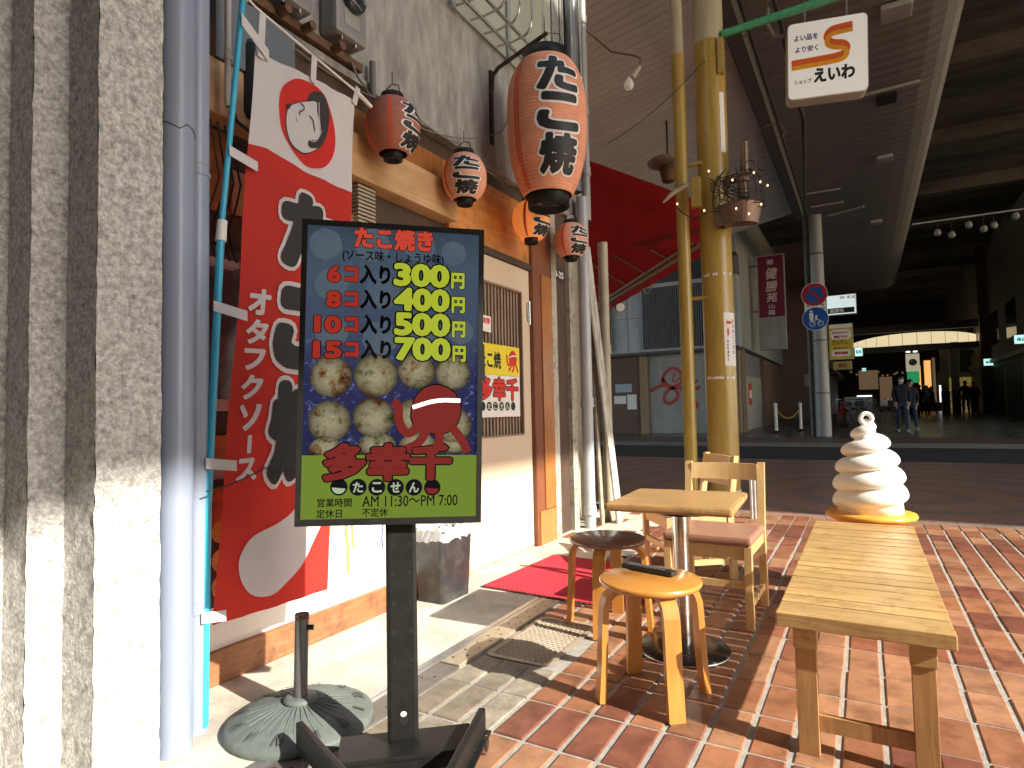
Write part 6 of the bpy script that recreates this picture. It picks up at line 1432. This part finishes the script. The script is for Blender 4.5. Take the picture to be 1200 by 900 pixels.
F = frame((2.34, 39.99, 3.38), (1, 0, 0), (0, 0, 1)); mb = MB(); mb.sheet(ell(0, 0, .19, .19, 24), F, .002); mb.build('dial_rim', m_beam_g, cl, True); mb = MB(); mb.sheet(ell(0, 0, .15, .15, 24), F, .006); mb.build('dial', m_inkw, cl, True); mb = MB(); ribbon(mb, [(0, 0), (.02, .12)], .02, F, .009, 0); ribbon(mb, [(0, 0), (.08, -.02)], .02, F, .010, 0); mb.build('hand', m_ink, cl, True)
for x in (2.15, 2.48): mb = MB(); mb.lathe([(.001, .05), (.10, .03), (.11, -.03), (.001, -.05)], 12, (x, 40.1, 3.97)); mb.build('top_lamp', m_cool, cl, True)
t = thing('notice_stand', 'small cream notice sheet on a stand between clock board and columns', 'notice', (3.7, 41, 2)); ab(t, 'sheet', m_cream, 3.5, 3.95, 41, 41.03, 2.1, 2.8); ab(t, 'stand', m_brown, 3.7, 3.75, 41.04, 41.08, .5, 2.4)

# bicycles
def bicycle(label, loc, rz, m):
    t = thing('bicycle', label, 'bicycle', loc, rz, 'bicycles parked in the arcade')
    for x in (-.52, .52):
        mb = MB(); mb.tube([(x + .32 * cos(a), 0, .34 + .32 * sin(a)) for a in [k * pi / 14 for k in range(28)]], .022, 6, close=True)
        for k in range(8): a = k * pi / 8; mb.tube([(x + .31 * cos(a), 0, .34 + .31 * sin(a)), (x - .31 * cos(a), 0, .34 - .31 * sin(a))], .004, 4)
        mb.build('wheel', m_black, t)
    mb = MB()
    for a, b_ in (((-.52, .34), (-.12, .36)), ((-.12, .36), (-.22, .80)), ((-.22, .78), (-.52, .34)), ((-.12, .36), (.34, .74)), ((-.2, .66), (.34, .80)), ((.34, .72), (.32, .98)), ((.36, .72), (.52, .34))): mb.tube([(a[0], 0, a[1]), (b_[0], 0, b_[1])], .018, 6)
    mb.build('frame', m, t)
    mb = MB(); mb.box(-.36, -.12, -.07, .07, .82, .87, bev=.02); mb.build('saddle', m_black, t)
    mb = MB(); mb.tube([(.18, -.26, 1.0), (.30, -.2, 1.03), (.33, 0, 1.0), (.30, .2, 1.03), (.18, .26, 1.0)], .014, 6); mb.build('handlebar', m_chrome, t)
    mb = MB(); mb.box(.40, .70, -.17, .17, .72, .95); mb.build('basket', mat('bike_basket', (.12, .12, .12), .5) if 'bike_basket' not in bpy.data.materials else bpy.data.materials['bike_basket'], t)
    return t
bs = ((-.75, 26.2, 80, m_redsign, 'dark red bicycle nearest the street pole'), (-.40, 26.8, 60, m_fin, 'grey bicycle second from the street pole, turned slightly'), (.05, 26.5, 35, m_black, 'black bicycle seen at an angle in the middle of the parked bikes'), (.45, 26.0, 15, m_black, 'black bicycle seen side on, rightmost of the parked bikes'), (-.2, 28.0, 70, m_fin, 'grey bicycle in the row behind the front bikes'))
for x, y, a, m, l in bs: bicycle(l, (x, y, .25 + .014 * (y - 22)), radians(a), m)
t = thing('low_board', 'low grey board fence in front of the arcade shops by the bikes', 'fence', (-.3, 29, .35)); ab(t, 'panel', m_panelg, -.75, .25, 29.2, 29.24, .75, 1.45); ab(t, 'legs', m_fin, -.7, .2, 29.21, 29.25, .3, .74)

# ================================================================== PEOPLE
def person(label, loc, rz, h, col, leg, lean=0, stride=.16, mask=False, arm=.12, group=None, seed=0):
    """walking figure facing -y before rotation; one skinned surface coloured by zone"""
    t = thing('person', label, 'person', loc, rz, group); k = h / 1.72
    V = []; E_ = []; R = []
    def add(p, r, par=None):
        V.append(Vector(p) * k); R.append((r[0] * k, r[1] * k) if isinstance(r, tuple) else (r * k, r * k))
        if par is not None: E_.append((par, len(V) - 1))
        return len(V) - 1
    pel = add((0, 0, .93), (.150, .11)); wa = add((0, 0, 1.08), (.14, .105), pel); ch = add((0, .01, 1.28), (.175, .12), wa); nk = add((0, .0, 1.45), (.075, .07), ch)
    hd = add((0, -.02, 1.53), (.062, .068), nk); h1 = add((0, -.025, 1.60), (.078, .095), hd); add((0, -.02, 1.67), (.060, .075), h1)
    for s in (-1, 1):
        st = stride * s; hip = add((s * .095, 0, .86), (.095, .095), pel); kn = add((s * .10, -st * .5 - .02, .48), (.062, .065), hip); an = add((s * .10, -st + (.05 if st < 0 else 0), .10), (.042, .045), kn)
        hl_ = add((s * .10, -st + .01, .045), (.045, .042), an); add((s * .11, -st - .14, .035), (.045, .032), hl_)
        sh_ = add((s * .165, .01, 1.385), (.068, .070), ch); el = add((s * (.20 + .03), .03 + arm * s * .3, 1.13), (.050, .052), sh_); wr = add((s * .19, -.10 + arm * s, .93), (.032, .034), el); ha = add((s * .18, -.13 + arm * s, .86), (.028, .042), wr)
        for f in range(4): add((s * .18 - (f - 1.5) * .006, -.11 - f * .016 + arm * s, .785 + .006 * abs(f - 1.5)), (.010, .010), ha)
        add((s * .155, -.165 + arm * s, .83), (.011, .011), ha)
    me = bpy.data.meshes.new('body'); me.from_pydata(V, E_, []); o = bpy.data.objects.new('body', me); COL.objects.link(o)
    o.modifiers.new('sk', 'SKIN'); sub = o.modifiers.new('sb', 'SUBSURF'); sub.levels = sub.render_levels = 2
    sv = me.skin_vertices[0].data
    for i, r in enumerate(R): sv[i].radius = r
    sv[0].use_root = True
    dg = bpy.context.evaluated_depsgraph_get(); m2 = bpy.data.meshes.new_from_object(o.evaluated_get(dg)); bpy.data.objects.remove(o); bpy.data.meshes.remove(me)
    m2.name = 'body'; m2.materials.clear()
    for m in (col, leg, m_skin, m_shoe): m2.materials.append(m)
    for p in m2.polygons:
        c = p.center / k; p.use_smooth = True
        if c.z > 1.475: i = 2
        elif c.z < .085: i = 3
        elif abs(c.x) > .13 and c.z < .925 and c.z > .7: i = 2
        elif c.z < .90: i = 1
        else: i = 0
        p.material_index = i
    link('body', m2, t)
    mb = MB(); mb.lathe([(.001, .105), (.05, .095), (.083, .05), (.092, 0), (.088, -.03)], 20, (0, .012 * k, 1.635 * k), k, 1.12 * k, cap=False); mb.build('hair', m_hair, t)
    mb = MB()
    for s in (-1, 1): mb.lathe([(.001, .006), (.009, 0), (.001, -.006)], 8, (s * .03 * k, -.113 * k, 1.612 * k)); mb.lathe([(.001, .025), (.012, 0), (.001, -.025)], 8, (s * .084 * k, -.02 * k, 1.60 * k))
    mb.build('eyes_and_ears', m_hair if mask else m_skin, t)
    mb = MB(); mb.lathe([(.001, .02), (.012, -.012), (.001, -.018)], 8, (0, -.122 * k, 1.59 * k)); mb.build('nose', m_skin, t)
    if mask: mb = MB(); mb.lathe([(.02, .045), (.060, .035), (.066, 0), (.045, -.045), (.01, -.05)], 16, (0, -.065 * k, 1.565 * k), 1, 1); mb.build('face_mask', m_inkw, t)
    else: mb = MB(); mb.box(-.02 * k, .02 * k, -.117 * k, -.112 * k, 1.55 * k, 1.556 * k); mb.build('mouth', m_maroon, t)
    if seed % 2: mb = MB(); mb.box(-.12 * k, .12 * k, .11 * k, .24 * k, 1.05 * k, 1.42 * k, bev=.03); mb.build('backpack', m_cl_dark, t)
    return t
person('person in a white face mask and dark coat walking toward the camera', (.97, 22.3, .255), radians(4), 1.72, m_cl_dark, m_jean, mask=True, arm=.10)
person('person in dark coat walking close behind the masked walker', (1.28, 23.8, .28), radians(10), 1.62, m_cl_dark, m_jean, arm=.08, seed=1)
ppl = ((2.15, 38, 1.6, m_cl_brown, m_cl_dark, 10, 'person in brown jacket standing just right of the masked walker'), (2.5, 39, 1.62, m_cl_dark, m_cl_dark, 170, 'person in black seen from behind under the clock board'), (2.95, 41, 1.6, m_cl_light, m_jean, -60, 'person in a pale jacket between clock board and columns'), (3.25, 41.5, 1.55, m_cl_green, m_cl_dark, 60, 'person in green jacket beside the pale jacketed one'),
       (4.42, 38.5, 1.74, m_cl_dark, m_cl_dark, 175, 'taller of two dark silhouetted people walking side by side'), (4.78, 38.6, 1.66, m_cl_dark, m_cl_dark, 182, 'shorter of two dark silhouetted people walking side by side'), (5.05, 41, 1.6, m_cl_green, m_cl_dark, -30, 'person with a green bag in front of the yellow mural'), (1.75, 37, 1.6, m_cl_dark, m_jean, 150, 'person in dark clothes half hidden by the masked walker'))
for i, (x, y, h, c_, l_, a, lb) in enumerate(ppl): person(lb, (x, y, .25 + min(.25, .25 * (y - 22) / 18)), radians(a), h, c_, l_, arm=.05, seed=i)

# arcade floor rises gently towards the back
af_ = bpy.data.objects['arcade_floor']; me = af_.data; me.clear_geometry()
me.from_pydata([(-40, 18.8, .249), (40, 18.8, .249), (40, 22, .25), (-40, 22, .25), (40, 40, .5), (-40, 40, .5), (40, 110, .5), (-40, 110, .5)], [], [(0, 1, 2, 3), (3, 2, 4, 5), (5, 4, 6, 7)])
bpy.data.objects['pale_floor_line'].location.z = .012
